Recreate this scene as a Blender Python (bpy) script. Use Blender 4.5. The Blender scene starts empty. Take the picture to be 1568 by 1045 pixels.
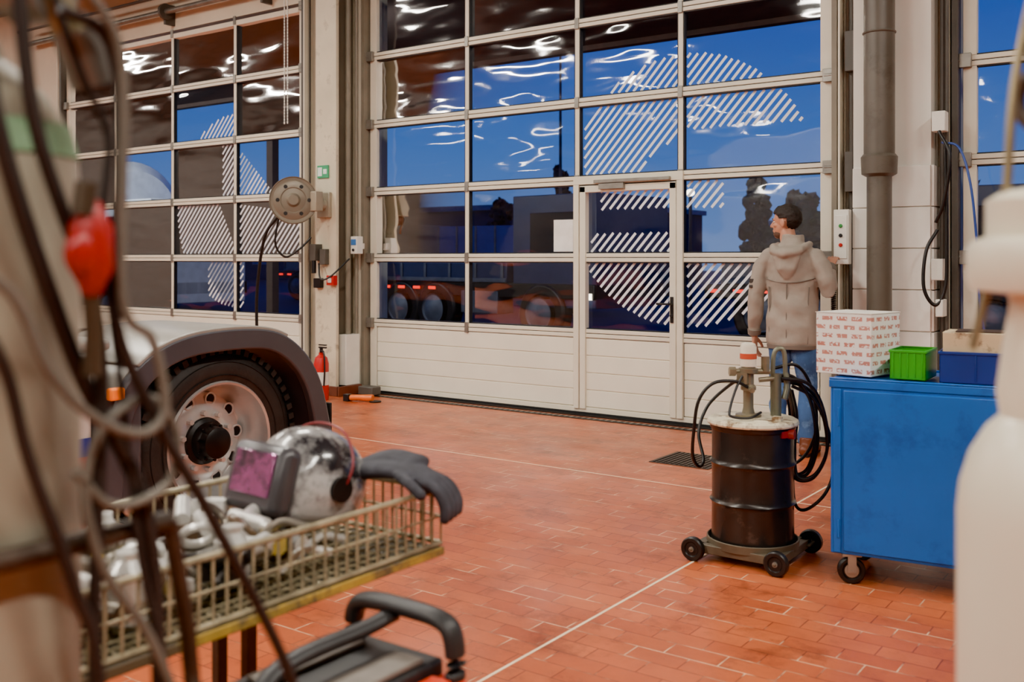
import bpy, bmesh, math, random
from mathutils import Vector, Matrix, noise as mnoise
random.seed(7)
V=Vector
PI=math.pi
# ------------------------------------------------------------------ helpers
def lin(c):
    o=[]
    for v in c:
        v=v/255.0
        o.append(v/12.92 if v<=0.04045 else ((v+0.055)/1.055)**2.4)
    return (o[0],o[1],o[2],1)
def M(name,col,rough=.5,metal=0,var=.12,scale=6,bump=0.0,bscale=40,stain=None,stain_amt=.5,stain_scale=3,emit=None,estr=0,coat=0):
    m=bpy.data.materials.new(name); m.use_nodes=True
    nt=m.node_tree; b=nt.nodes['Principled BSDF']; L=nt.links.new
    c=lin(col)
    tc=nt.nodes.new('ShaderNodeTexCoord')
    n=nt.nodes.new('ShaderNodeTexNoise'); n.inputs['Scale'].default_value=scale; n.inputs['Detail'].default_value=6
    L(tc.outputs['Object'],n.inputs['Vector'])
    r=nt.nodes.new('ShaderNodeValToRGB')
    r.color_ramp.elements[0].position=.3; r.color_ramp.elements[1].position=.7
    r.color_ramp.elements[0].color=tuple(max(0,x*(1-var)) for x in c[:3])+(1,)
    r.color_ramp.elements[1].color=tuple(min(1,x*(1+var)) for x in c[:3])+(1,)
    L(n.outputs['Fac'],r.inputs['Fac'])
    out=r.outputs['Color']
    if stain:
        n2=nt.nodes.new('ShaderNodeTexNoise'); n2.inputs['Scale'].default_value=stain_scale; n2.inputs['Detail'].default_value=8; n2.inputs['Roughness'].default_value=.7
        L(tc.outputs['Object'],n2.inputs['Vector'])
        r2=nt.nodes.new('ShaderNodeValToRGB'); r2.color_ramp.elements[0].position=1-stain_amt-.06; r2.color_ramp.elements[1].position=1-stain_amt+.06
        L(n2.outputs['Fac'],r2.inputs['Fac'])
        mx=nt.nodes.new('ShaderNodeMix'); mx.data_type='RGBA'
        L(r2.outputs['Color'],mx.inputs[0]); L(out,mx.inputs[6]); mx.inputs[7].default_value=lin(stain)
        out=mx.outputs[2]
    L(out,b.inputs['Base Color'])
    b.inputs['Roughness'].default_value=rough; b.inputs['Metallic'].default_value=metal
    if coat: b.inputs['Coat Weight'].default_value=coat
    if bump:
        n3=nt.nodes.new('ShaderNodeTexNoise'); n3.inputs['Scale'].default_value=bscale; n3.inputs['Detail'].default_value=4
        L(tc.outputs['Object'],n3.inputs['Vector'])
        bp=nt.nodes.new('ShaderNodeBump'); bp.inputs['Strength'].default_value=bump; bp.inputs['Distance'].default_value=.01
        L(n3.outputs['Fac'],bp.inputs['Height']); L(bp.outputs['Normal'],b.inputs['Normal'])
    if emit:
        b.inputs['Emission Color'].default_value=lin(emit); b.inputs['Emission Strength'].default_value=estr
    return m
def E(name,loc=(0,0,0),rz=0):
    o=bpy.data.objects.new(name,None); bpy.context.scene.collection.objects.link(o)
    o.location=loc; o.rotation_euler=(0,0,rz); o.empty_display_size=.2
    return o
def fin(bm,name,mats,parent=None,bev=0,smooth=True,loc=None,rot=None,ang=35):
    bmesh.ops.recalc_face_normals(bm,faces=bm.faces[:])
    me=bpy.data.meshes.new(name); bm.to_mesh(me); bm.free()
    if smooth:
        me.polygons.foreach_set('use_smooth',[True]*len(me.polygons))
        me.set_sharp_from_angle(angle=math.radians(ang))
    o=bpy.data.objects.new(name,me); bpy.context.scene.collection.objects.link(o)
    if not isinstance(mats,(list,tuple)): mats=[mats]
    for m in mats: me.materials.append(m)
    if parent: o.parent=parent
    if loc: o.location=loc
    if rot: o.rotation_euler=rot
    if bev:
        md=o.modifiers.new('bev','BEVEL'); md.width=bev; md.segments=2; md.limit_method='ANGLE'; md.angle_limit=math.radians(40)
    return o
def b_box(bm,c,s,mi=0,R=None):
    vs=[]
    for dx in(-.5,.5):
        for dy in(-.5,.5):
            for dz in(-.5,.5):
                p=V((dx*s[0],dy*s[1],dz*s[2]))
                if R is not None: p=R@p
                vs.append(bm.verts.new(p+V(c)))
    for f in((0,1,3,2),(4,6,7,5),(0,4,5,1),(2,3,7,6),(0,2,6,4),(1,5,7,3)):
        fc=bm.faces.new([vs[i] for i in f]); fc.material_index=mi
def bx(bm,x0,x1,y0,y1,z0,z1,mi=0): b_box(bm,((x0+x1)/2,(y0+y1)/2,(z0+z1)/2),(x1-x0,y1-y0,z1-z0),mi)
def frame_for(d,ref=None):
    d=d.normalized()
    if ref is None:
        ref=V((0,0,1)) if abs(d.z)<.9 else V((1,0,0))
    a=(V(ref)-d*V(ref).dot(d))
    if a.length<1e-5: a=d.orthogonal()
    a.normalize(); return a,d.cross(a)
def b_tube(bm,pts,rads,n=12,mi=0,ref=None,cap=True,round_=False):
    pts=[V(p) for p in pts]
    if not isinstance(rads,(list,tuple)): rads=[rads]*len(pts)
    rads=list(rads)
    if round_:
        for end in (0,1):
            if end==0:
                d=(pts[0]-pts[1]).normalized(); r=rads[0]
            else:
                d=(pts[-1]-pts[-2]).normalized(); r=rads[-1]
            rr=r if isinstance(r,(int,float)) else min(r)
            sc=(lambda q,k:(q*k if isinstance(q,(int,float)) else (q[0]*k,q[1]*k)))
            if end==0:
                p0=pts[0]; pts=[p0+d*rr*.85,p0+d*rr*.55]+pts; rads=[sc(r,.5),sc(r,.83)]+rads
            else:
                p0=pts[-1]; pts=pts+[p0+d*rr*.55,p0+d*rr*.85]; rads=rads+[sc(r,.83),sc(r,.5)]
    rings=[]; a=None
    for i,p in enumerate(pts):
        d=(pts[min(i+1,len(pts)-1)]-pts[max(i-1,0)])
        if d.length<1e-7: d=V((0,0,1))
        d.normalize()
        if ref is not None: a,b=frame_for(d,ref)
        elif a is None: a,b=frame_for(d)
        else:
            a=a-d*a.dot(d)
            if a.length<1e-5: a=d.orthogonal()
            a.normalize(); b=d.cross(a)
        r=rads[i]; ra,rb=(r,r) if isinstance(r,(int,float)) else r
        rings.append([bm.verts.new(p+a*ra*math.cos(2*PI*k/n)+b*rb*math.sin(2*PI*k/n)) for k in range(n)])
    for i in range(len(rings)-1):
        for k in range(n):
            f=bm.faces.new((rings[i][k],rings[i][(k+1)%n],rings[i+1][(k+1)%n],rings[i+1][k])); f.material_index=mi
    if cap:
        f=bm.faces.new(rings[0][::-1]); f.material_index=mi
        f=bm.faces.new(rings[-1]); f.material_index=mi
def b_cyl(bm,p1,p2,r1,r2=None,n=20,mi=0): b_tube(bm,[p1,p2],[r1,r1 if r2 is None else r2],n=n,mi=mi)
def b_lathe(bm,prof,Mx=None,n=40,mi=0):
    if Mx is None: Mx=Matrix.Identity(4)
    rings=[]
    for r,h in prof:
        if r<1e-6: rings.append([bm.verts.new(Mx@V((0,0,h)))])
        else: rings.append([bm.verts.new(Mx@V((r*math.cos(2*PI*k/n),r*math.sin(2*PI*k/n),h))) for k in range(n)])
    for A,B in zip(rings,rings[1:]):
        for k in range(n):
            if len(A)==1 and len(B)==1: continue
            if len(A)==1: f=bm.faces.new((A[0],B[(k+1)%n],B[k]))
            elif len(B)==1: f=bm.faces.new((A[k],A[(k+1)%n],B[0]))
            else: f=bm.faces.new((A[k],A[(k+1)%n],B[(k+1)%n],B[k]))
            f.material_index=mi
def b_ell(bm,c,r,R=None,mi=0,u=24,v=14):
    Mx=Matrix.Translation(V(c))
    if R is not None: Mx=Mx@R.to_4x4()
    Mx=Mx@Matrix.Diagonal((r[0],r[1],r[2],1))
    prof=[(math.sin(PI*i/v) if 0<i<v else 0,-math.cos(PI*i/v)) for i in range(v+1)]
    b_lathe(bm,prof,Mx,n=u,mi=mi)
def b_torus(bm,c,R,r,axis=(0,0,1),n=32,m=8,mi=0):
    a,b=frame_for(V(axis)); pts=[V(c)+a*R*math.cos(2*PI*k/n)+b*R*math.sin(2*PI*k/n) for k in range(n)]
    rings=[]
    ax=V(axis).normalized()
    for k in range(n):
        o=(pts[k]-V(c)).normalized()
        rings.append([bm.verts.new(pts[k]+o*r*math.cos(2*PI*j/m)+ax*r*math.sin(2*PI*j/m)) for j in range(m)])
    for k in range(n):
        for j in range(m):
            f=bm.faces.new((rings[k][j],rings[(k+1)%n][j],rings[(k+1)%n][(j+1)%m],rings[k][(j+1)%m])); f.material_index=mi
def cr(pts,k=8):
    pts=[V(p) for p in pts]; P=[pts[0]*2-pts[1]]+pts+[pts[-1]*2-pts[-2]]; out=[]
    for i in range(1,len(P)-2):
        for j in range(k):
            t=j/k; p0,p1,p2,p3=P[i-1:i+3]
            out.append(.5*((2*p1)+(p2-p0)*t+(2*p0-5*p1+4*p2-p3)*t*t+(3*p1-p0-3*p2+p3)*t**3))
    out.append(pts[-1]); return out
def hose(name,pts,r,mat,parent,k=8):
    bm=bmesh.new(); b_tube(bm,cr(pts,k),r,n=10); return fin(bm,name,mat,parent,ang=80)
def box(name,c,s,mat,parent=None,bev=0,rot=None):
    bm=bmesh.new(); b_box(bm,(0,0,0),s); return fin(bm,name,mat,parent,bev=bev,loc=c,rot=rot)
def remesh(o,vx,sm=4,fac=.5):
    r=o.modifiers.new('rm','REMESH'); r.mode='VOXEL'; r.voxel_size=vx; r.use_smooth_shade=True
    if sm:
        s=o.modifiers.new('sm','SMOOTH'); s.iterations=sm; s.factor=fac

# ------------------------------------------------------------------ materials
cream=M('cream_aluminium',(234,228,208),.38,0,.05,4)
creamp=M('cream_panel',(244,239,220),.40,0,.04,3,bump=.05,bscale=60)
gasket=M('black_rubber_seal',(22,22,24),.6)
dkgray=M('dark_grey_paint',(80,76,70),.5,0,.15)
midgray=M('mid_grey_paint',(134,126,110),.5,0,.12)
steel=M('galvanised_steel',(146,142,134),.38,.6,.2,12)
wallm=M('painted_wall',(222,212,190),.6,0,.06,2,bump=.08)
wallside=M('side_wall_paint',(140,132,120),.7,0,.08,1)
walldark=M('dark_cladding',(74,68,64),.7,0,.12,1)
ceilm=M('ceiling_dark',(76,62,52),.8,0,.15,1)
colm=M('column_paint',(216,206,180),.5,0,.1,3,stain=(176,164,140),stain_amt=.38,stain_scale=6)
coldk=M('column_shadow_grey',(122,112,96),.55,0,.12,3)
black=M('black_plastic',(22,22,24),.4,0,.2)
rubber=M('black_rubber_hose',(26,24,24),.4,0,.25,20)
whitep=M('white_plastic',(238,236,226),.4,0,.05)
redp=M('red_paint',(196,20,20),.35,0,.1)
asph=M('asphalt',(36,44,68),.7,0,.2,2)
plinth=M('brown_plinth_tile',(110,58,40),.5,0,.2,8)

def floor_mat():
    m=bpy.data.materials.new('red_quarry_tile'); m.use_nodes=True; nt=m.node_tree; b=nt.nodes['Principled BSDF']; L=nt.links.new
    tc=nt.nodes.new('ShaderNodeTexCoord')
    br=nt.nodes.new('ShaderNodeTexBrick'); br.inputs['Scale'].default_value=1; br.inputs['Brick Width'].default_value=.205; br.inputs['Row Height'].default_value=.103
    br.inputs['Mortar Size'].default_value=.003; br.inputs['Mortar Smooth'].default_value=.2; br.inputs['Bias'].default_value=0
    br.inputs['Color1'].default_value=lin((204,106,60)); br.inputs['Color2'].default_value=lin((190,92,50)); br.inputs['Mortar'].default_value=lin((146,68,42))
    L(tc.outputs['Object'],br.inputs['Vector'])
    def mulnoise(src,scale,p0,p1,c0,c1,rough=.7):
        n=nt.nodes.new('ShaderNodeTexNoise'); n.inputs['Scale'].default_value=scale; n.inputs['Detail'].default_value=9; n.inputs['Roughness'].default_value=rough
        L(tc.outputs['Object'],n.inputs['Vector'])
        r=nt.nodes.new('ShaderNodeValToRGB'); r.color_ramp.elements[0].position=p0; r.color_ramp.elements[0].color=c0; r.color_ramp.elements[1].position=p1; r.color_ramp.elements[1].color=c1
        L(n.outputs['Fac'],r.inputs['Fac'])
        mx=nt.nodes.new('ShaderNodeMix'); mx.data_type='RGBA'; mx.blend_type='MULTIPLY'; mx.inputs[0].default_value=1
        L(src,mx.inputs[6]); L(r.outputs['Color'],mx.inputs[7]); return mx.outputs[2]
    s=mulnoise(br.outputs['Color'],.9,.35,.62,(.64,.58,.54,1),(1.06,1.08,1.10,1))
    s=mulnoise(s,2.7,.36,.47,(.60,.56,.54,1),(1,1,1,1),.78)
    n2=nt.nodes.new('ShaderNodeTexNoise'); n2.inputs['Scale'].default_value=4.5; n2.inputs['Detail'].default_value=5
    L(tc.outputs['Object'],n2.inputs['Vector'])
    r2=nt.nodes.new('ShaderNodeValToRGB'); r2.color_ramp.elements[0].position=.50; r2.color_ramp.elements[1].position=.62; r2.color_ramp.elements[1].color=(.85,.85,.85,1)
    L(n2.outputs['Fac'],r2.inputs['Fac'])
    mm=nt.nodes.new('ShaderNodeMath'); mm.operation='MULTIPLY'; L(r2.outputs['Color'],mm.inputs[0]); L(br.outputs['Fac'],mm.inputs[1])
    mx2=nt.nodes.new('ShaderNodeMix'); mx2.data_type='RGBA'; L(mm.outputs[0],mx2.inputs[0]); L(s,mx2.inputs[6]); mx2.inputs[7].default_value=lin((244,200,160))
    L(mx2.outputs[2],b.inputs['Base Color'])
    n3=nt.nodes.new('ShaderNodeTexNoise'); n3.inputs['Scale'].default_value=2.5; n3.inputs['Detail'].default_value=6; L(tc.outputs['Object'],n3.inputs['Vector'])
    mr=nt.nodes.new('ShaderNodeMapRange'); mr.inputs['To Min'].default_value=.2; mr.inputs['To Max'].default_value=.48; L(n3.outputs['Fac'],mr.inputs['Value']); L(mr.outputs['Result'],b.inputs['Roughness'])
    bp=nt.nodes.new('ShaderNodeBump'); bp.inputs['Strength'].default_value=.3; bp.inputs['Distance'].default_value=.003; bp.invert=True
    L(br.outputs['Fac'],bp.inputs['Height']); L(bp.outputs['Normal'],b.inputs['Normal'])
    return m
def glass_mat():
    m=bpy.data.materials.new('window_glazing'); m.use_nodes=True; nt=m.node_tree; L=nt.links.new
    nt.nodes.remove(nt.nodes['Principled BSDF']); out=nt.nodes['Material Output']
    tr=nt.nodes.new('ShaderNodeBsdfTransparent'); tr.inputs['Color'].default_value=(.84,.89,.95,1)
    gl=nt.nodes.new('ShaderNodeBsdfGlossy'); gl.inputs['Roughness'].default_value=.05; gl.inputs['Color'].default_value=(1,1,1,1)
    tc=nt.nodes.new('ShaderNodeTexCoord')
    mp=nt.nodes.new('ShaderNodeMapping'); mp.inputs['Scale'].default_value=(.65,1,1.9); L(tc.outputs['Object'],mp.inputs['Vector'])
    n=nt.nodes.new('ShaderNodeTexNoise'); n.inputs['Scale'].default_value=1.5; n.inputs['Detail'].default_value=1.6; L(mp.outputs['Vector'],n.inputs['Vector'])
    bp=nt.nodes.new('ShaderNodeBump'); bp.inputs['Strength'].default_value=.6; bp.inputs['Distance'].default_value=.05; L(n.outputs['Fac'],bp.inputs['Height']); L(bp.outputs['Normal'],gl.inputs['Normal'])
    fr=nt.nodes.new('ShaderNodeFresnel'); fr.inputs['IOR'].default_value=1.5
    ml=nt.nodes.new('ShaderNodeMath'); ml.operation='MULTIPLY'; ml.inputs[1].default_value=1.9; L(fr.outputs['Fac'],ml.inputs[0])
    mx=nt.nodes.new('ShaderNodeMixShader'); L(ml.outputs[0],mx.inputs[0]); L(tr.outputs[0],mx.inputs[1]); L(gl.outputs[0],mx.inputs[2]); L(mx.outputs[0],out.inputs['Surface'])
    return m
floorm=floor_mat(); glassm=glass_mat()

# ------------------------------------------------------------------ room shell
WY=7.64
DOORS=[('L',[-13.09,-11.92,-10.70,-9.50,-8.31]),('C',[-7.32,-6.03,-4.77,-3.75,-2.48]),('R',[-1.55,-.30,.95,2.0,3.25])]
H=[.03,.735,1.41,2.10,2.80,3.51,4.20]
bm=bmesh.new(); bx(bm,-20,8,-12,7.9,-.1,0); fin(bm,'floor',floorm,smooth=False)
bm=bmesh.new(); bx(bm,-20,8,-12,8,5.3,5.4); fin(bm,'ceiling',ceilm,smooth=False)
bm=bmesh.new()
for a,b in((-20,-13.15),(-8.25,-7.38),(-2.42,-1.61),(3.31,8)): bx(bm,a,b,WY,WY+.3,0,4.25)
bx(bm,-20,8,WY,WY+.3,4.25,5.3)
fin(bm,'wall_back',wallm,smooth=False)
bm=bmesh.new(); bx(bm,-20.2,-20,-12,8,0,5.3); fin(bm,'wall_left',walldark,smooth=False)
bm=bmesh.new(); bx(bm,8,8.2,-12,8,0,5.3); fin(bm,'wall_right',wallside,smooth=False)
bm=bmesh.new(); bx(bm,-20,8,-12.2,-12,0,5.3); fin(bm,'wall_front',wallside,smooth=False)
bm=bmesh.new()
jm=M('pale_joint',(250,216,180),.6)
for x in (-2.02,-9.1,4.9): bx(bm,x-.006,x+.006,-12,7.2,-.002,.0015)
for y in (5.6,-1.2): bx(bm,-20,8,y-.005,y+.005,-.002,.0013)
fin(bm,'trim_1',jm,smooth=False)
bm=bmesh.new(); 
bx(bm,-13.2,3.3,7.42,7.50,-.002,.006,0); bx(bm,-13.2,3.3,7.56,7.64,-.002,.012,0)
x=-13.2
while x<3.3:
    bx(bm,x,x+.02,7.43,7.49,.006,.009,1); x+=.06
fin(bm,'trim_2',[M('gutter_black',(30,26,24),.5),steel],smooth=False)

# ------------------------------------------------------------------ sectional doors
decalm=M('white_film_stripes',(240,243,250),.5,0,.03)
def hatch(bm,inside,x0,x1,z0,z1,ang=48,pitch=.056,w=.023):
    a=math.radians(ang); d=(math.cos(a),math.sin(a)); nrm=(-d[1],d[0])
    cx,cz=(x0+x1)/2,(z0+z1)/2; R=1.6; k=-R
    while k<R:
        s=-R; st=None
        while s<R:
            x=cx+d[0]*s+nrm[0]*k; z=cz+d[1]*s+nrm[1]*k
            ok=inside(x,z) 
            if ok and st is None: st=s
            if (not ok) and st is not None:
                if s-st>.03:
                    q=[]
                    for (ss,kk) in((st,k-w/2),(s,k-w/2),(s,k+w/2),(st,k+w/2)):
                        q.append(bm.verts.new((cx+d[0]*ss+nrm[0]*kk,WY+.012,cz+d[1]*ss+nrm[1]*kk)))
                    bm.faces.new(q)
                st=None
            s+=.012
        k+=pitch
for di,(tag,cols) in enumerate(DOORS):
    D=E('door_%d'%(di+1))
    x0,x1=cols[0],cols[-1]
    bm=bmesh.new()
    for j,z in enumerate(H):
        if j==0: bx(bm,x0,x1,WY-.03,WY+.03,.03,.075); continue
        if j==len(H)-1: bx(bm,x0,x1,WY-.03,WY+.03,z-.06,z); continue
        bx(bm,x0,x1,WY-.03,WY+.03,z-.038,z-.003); bx(bm,x0,x1,WY-.03,WY+.03,z+.003,z+.038)
    for ci,c in enumerate(cols):
        w=.022 if 0<ci<4 else .045
        for j in range(len(H)-1):
            if j==0 and 0<ci<4 and not(tag!='L' and ci in(2,3)): continue
            cc=c+(w if ci==0 else(-w if ci==4 else 0))*1
            bx(bm,cc-w,cc+w,WY-.028,WY+.028,H[j]+.039,H[j+1]-.039)
    fin(bm,'section_frame',cream,D,bev=.004)
    bm=bmesh.new()
    for z in H[1:-1]: bx(bm,x0+.01,x1-.01,WY-.02,WY+.02,z-.0032,z+.0032)
    bx(bm,x0,x1,WY-.035,WY+.03,0.002,.032)
    for j in range(1,len(H)-1):
        for a,b in zip(cols,cols[1:]):
            for zz in (H[j]+.038,H[j+1]-.048): bx(bm,a+.024,b-.024,WY-.022,WY+.02,zz,zz+.010)
            for xx in (a+.022,b-.032): bx(bm,xx,xx+.010,WY-.022,WY+.02,H[j]+.038,H[j+1]-.038)
    fin(bm,'rubber_seals',gasket,D,smooth=False)
    bm=bmesh.new()
    segs=[(x0+.1,x1-.1)] if tag=='L' else [(x0+.1,cols[2]-.03),(cols[2]+.05,cols[3]-.05),(cols[3]+.03,x1-.1)]
    for a,b in segs:
        zz=.078
        for q in range(4):
            hgt=(.69-.078)/4
            bx(bm,a,b,WY-.022,WY+.02,zz+.003,zz+hgt-.003); zz+=hgt
        bx(bm,a,b,WY-.012,WY+.018,.076,.692)
    fin(bm,'bottom_panel',creamp,D,bev=.004)
    bm=bmesh.new()
    for a,b in zip(cols,cols[1:]):
        for j in range(1,6):
            t=random.uniform(-.004,.004); u=random.uniform(-.004,.004)
            vs=[bm.verts.new(p) for p in((a+.03,WY+.015+t,H[j]+.04),(b-.03,WY+.015-t,H[j]+.04),(b-.03,WY+.015-t+u,H[j+1]-.04),(a+.03,WY+.015+t+u,H[j+1]-.04))]; bm.faces.new(vs)
    fin(bm,'glass',glassm,D,smooth=False)
    bm=bmesh.new()
    for z in H[1:]:
        for c in (x0+.02,x1-.02): bx(bm,c-.04,c+.04,WY-.07,WY-.028,z-.05,z+.05); b_cyl(bm,(c-.03,WY-.06,z),(c-.09 if c<(x0+x1)/2 else c+.09,WY-.06,z),.014,n=10)
        for c in cols[1:4]: bx(bm,c-.022,c+.022,WY-.042,WY-.028,z-.05,z+.05)
    fin(bm,'hinges',steel,D,bev=.003)
    bm=bmesh.new()
    for c,sg in((x0,-1),(x1,1)):
        bx(bm,min(c+sg*.02,c+sg*.06),max(c+sg*.02,c+sg*.06),WY-.1,WY,0,4.5,0)
        bx(bm,min(c+sg*.075,c+sg*.09),max(c+sg*.075,c+sg*.09),WY-.12,WY,0,4.5,1)
        b_cyl(bm,(c+sg*.105,WY-.05,0.05),(c+sg*.105,WY-.05,4.5),.011,n=8,mi=0)
    fin(bm,'guide_rails',[dkgray if tag!='C' else midgray,cream],D)
    cx=cols[3]; cz=1.97
    def inside(x,z,cols=cols,cx=cx,tag=tag):
        if (x-cx)**2+(z-cz)**2>1.15**2: return False
        if x<cols[2]+.05 and tag=='C': return False
        okc=any(a+.04<x<b-.04 for a,b in zip(cols,cols[1:])); okr=any(H[j]+.05<z<H[j+1]-.05 for j in range(1,6))
        if not(okc and okr): return False
        if tag=='L':
            if z>2.1 and x<cx and z<2.75: return x>cx-.28
            if z>2.1 and x>cx: return z<2.72-(x-cx)*.9 
            if z<2.1 and z>1.41: return True
            if z<1.41: return x<cx+.1 and x>cx-.55
            return x>cx-.75 and z<3.1
        if z>2.75: return True
        if z>2.1:
            if x<cx: return not(x>cx-.35 and z<2.25+.6*(x-cx+.35))
            return z>2.48
        if z>1.41:
            if x>cx: return z>1.82 and x<cx+.36
            return (z>1.83 and x>cx-.8) or (z<1.62 and x>cx-.9 and x<cx-.1)
        return True
    bm=bmesh.new(); hatch(bm,inside,cx-1.2,cx+1.2,.8,3.2)
    fin(bm,'striped_film',decalm,D,smooth=False)
    if tag!='L':
        a,b=cols[2],cols[3]
        bm=bmesh.new()
        for c,sg in((a,1),(b,-1)):
            bx(bm,min(c+sg*.035,c+sg*.095),max(c+sg*.035,c+sg*.095),WY-.045,WY+.02,.06,2.045)
        bx(bm,a+.035,b-.035,WY-.045,WY+.02,1.99,2.05)
        bx(bm,a-.03,b+.03,WY-.05,WY+.02,2.06,2.135)
        for c in(a,b): bx(bm,c-.028,c+.028,WY-.05,WY-.02,.06,2.06)
        fin(bm,'pass_door_frame',cream,D,bev=.004)
        bm=bmesh.new(); bx(bm,a+.2,b-.08,WY-.08,WY-.045,2.065,2.095,1); bx(bm,a+.25,a+.5,WY-.08,WY-.045,2.01,2.06,1)
        bx(bm,b-.085,b-.055,WY-.055,WY-.045,.86,1.08); b_cyl(bm,(b-.07,WY-.05,1.02),(b-.07,WY-.10,1.02),.01); b_cyl(bm,(b-.07,WY-.10,1.02),(b-.19,WY-.10,1.02),.009); b_cyl(bm,(b-.07,WY-.05,.92),(b-.07,WY-.065,.92),.014)
        fin(bm,'pass_door_handle',[black,steel],D,bev=.003)
C=bpy.data.objects['door_2']
box('paper_notice',(-4.935,WY+.002,1.61),(.21,.003,.29),M('white_paper',(248,247,240),.7),C)

# ------------------------------------------------------------------ structural column between doors
K=E('steel_column')
bm=bmesh.new()
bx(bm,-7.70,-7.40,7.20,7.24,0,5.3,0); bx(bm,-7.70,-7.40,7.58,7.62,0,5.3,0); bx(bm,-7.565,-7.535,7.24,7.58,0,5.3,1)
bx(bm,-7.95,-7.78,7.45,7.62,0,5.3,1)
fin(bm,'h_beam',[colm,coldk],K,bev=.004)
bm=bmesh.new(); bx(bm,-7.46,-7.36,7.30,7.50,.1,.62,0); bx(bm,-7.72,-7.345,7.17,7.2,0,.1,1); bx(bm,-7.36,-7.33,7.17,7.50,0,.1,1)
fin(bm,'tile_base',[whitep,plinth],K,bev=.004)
bm=bmesh.new()
for x,y,r in((-7.43,7.40,.03),(-7.39,7.48,.018)): b_cyl(bm,(x,y,.62),(x,y,5.2),r,n=12)
fin(bm,'riser_pipes',midgray,K)
S=E('emergency_exit_sign'); 
bm=bmesh.new(); bx(bm,-7.66,-7.50,7.185,7.199,2.23,2.36,0); bx(bm,-7.65,-7.59,7.182,7.186,2.25,2.34,1); bx(bm,-7.57,-7.52,7.182,7.186,2.27,2.32,1)
fin(bm,'sign_panel',[M('sign_green',(60,160,110),.4),M('sign_white',(235,245,235),.4)],S,bev=.001)
R_=E('hose_reel')
bm=bmesh.new(); rc=(-7.70,6.90,1.99); Mr=Matrix.Translation(rc)@Matrix.Rotation(math.radians(48),4,'Z')@Matrix.Rotation(PI/2,4,'X')
b_lathe(bm,[(0,.10),(.05,.10),(.06,.085),(.07,.07),(.12,.062),(.13,.07),(.19,.066),(.2,.058),(.225,.06),(.235,.07),(.24,.055),(.215,.05),(.15,.045),(.15,-.045),(.215,-.05),(.24,-.06),(.235,-.075),(.2,-.065),(.07,-.07),(0,-.07)],Mr,n=40)
fin(bm,'reel_drum',M('reel_grey',(128,118,102),.4,.2,.1),R_)
bm=bmesh.new()
for rr in(.16,.178,.196): b_torus(bm,Mr@V((0,0,0)),rr,.01,axis=(Mr.to_3x3()@V((0,0,1))),n=36,mi=0)
for k in range(6):
    a=k*PI/3; b_cyl(bm,Mr@V((.155*math.cos(a),.155*math.sin(a),.066)),Mr@V((.155*math.cos(a),.155*math.sin(a),.0715)),.02,n=12)
fin(bm,'wound_hose',rubber,R_)
bm=bmesh.new(); b_tube(bm,[(-7.70,6.90,1.99),(-7.62,7.02,1.97),(-7.56,7.10,1.95),(-7.54,7.2,1.95)],[.035,.04,.05,.06],n=12); bx(bm,-7.64,-7.46,7.16,7.2,1.82,2.08); bx(bm,-7.62,-7.46,6.98,7.08,1.88,2.08)
fin(bm,'swivel_arm',M('reel_arm',(165,155,135),.4,.2,.1),R_,bev=.008)
hose('hanging_hose',[(-7.85,6.82,1.82),(-7.98,6.78,1.65),(-8.08,6.78,1.3),(-8.12,6.78,.9),(-8.1,6.8,.45),(-8.0,6.9,.1),(-7.85,6.95,.02)],.016,rubber,R_)
hose('hose_loop',[(-7.83,6.82,1.82),(-7.88,6.82,1.55),(-7.82,6.9,1.42),(-7.72,7.0,1.5),(-7.66,7.1,1.62)],.011,rubber,R_)
W=E('wall_socket_group')
bm=bmesh.new()
bx(bm,-7.68,-7.60,7.1,7.2,1.38,1.55,0); bx(bm,-7.58,-7.5,7.14,7.2,1.34,1.5,0); b_cyl(bm,(-7.64,7.12,1.38),(-7.64,7.12,1.25),.025,mi=1); bx(bm,-7.68,-7.58,7.15,7.2,1.1,1.2,1)
fin(bm,'sockets',[dkgray,black],W,bev=.004)
hose('cable_a',[(-7.6,7.15,1.35),(-7.5,7.08,1.2),(-7.4,7.12,1.22),(-7.33,7.32,1.4)],.009,rubber,W)
F=E('fire_alarm_call_point'); bm=bmesh.new(); bx(bm,-7.48,-7.38,7.14,7.2,1.13,1.23,0); bx(bm,-7.455,-7.405,7.13,7.142,1.155,1.205,1); fin(bm,'call_point_body',[redp,whitep],F,bev=.005)
Kk=E('door_control_box'); bm=bmesh.new(); bx(bm,-7.355,-7.265,7.36,7.45,1.45,1.63,0); bx(bm,-7.345,-7.275,7.352,7.362,1.54,1.60,1); b_cyl(bm,(-7.31,7.36,1.49),(-7.31,7.345,1.49),.015,mi=2); bx(bm,-7.33,-7.29,7.40,7.50,1.5,1.56,0); fin(bm,'control_body',[whitep,M('blue_label',(60,120,190),.4),black],Kk,bev=.005)
X=E('fire_extinguisher',(-7.33,6.93,0))
bm=bmesh.new(); b_lathe(bm,[(0,.0),(.07,.0),(.075,.02),(.075,.36),(.06,.42),(.025,.45),(.025,.47),(0,.47)],n=24,mi=0); b_cyl(bm,(0,0,.47),(0,0,.52),.018,mi=1); b_box(bm,(.02,0,.52),(.1,.02,.015),1); b_box(bm,(.02,0,.545),(.1,.02,.012),1)
b_tube(bm,cr([(0.02,-.02,.49),(.08,-.04,.47),(.1,-.05,.3),(.09,-.05,.15)]),.009,n=8,mi=1); b_lathe(bm,[(.0755,.15),(.0762,.15),(.0762,.28),(.0755,.28)],n=24,mi=2)
fin(bm,'extinguisher_body',[redp,black,whitep],X)
T=E('door_closer_foot'); bm=bmesh.new(); bx(bm,-7.24,-7.04,7.35,7.48,.013,.1,0); fin(bm,'foot',[dkgray],T,bev=.01)
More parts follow.
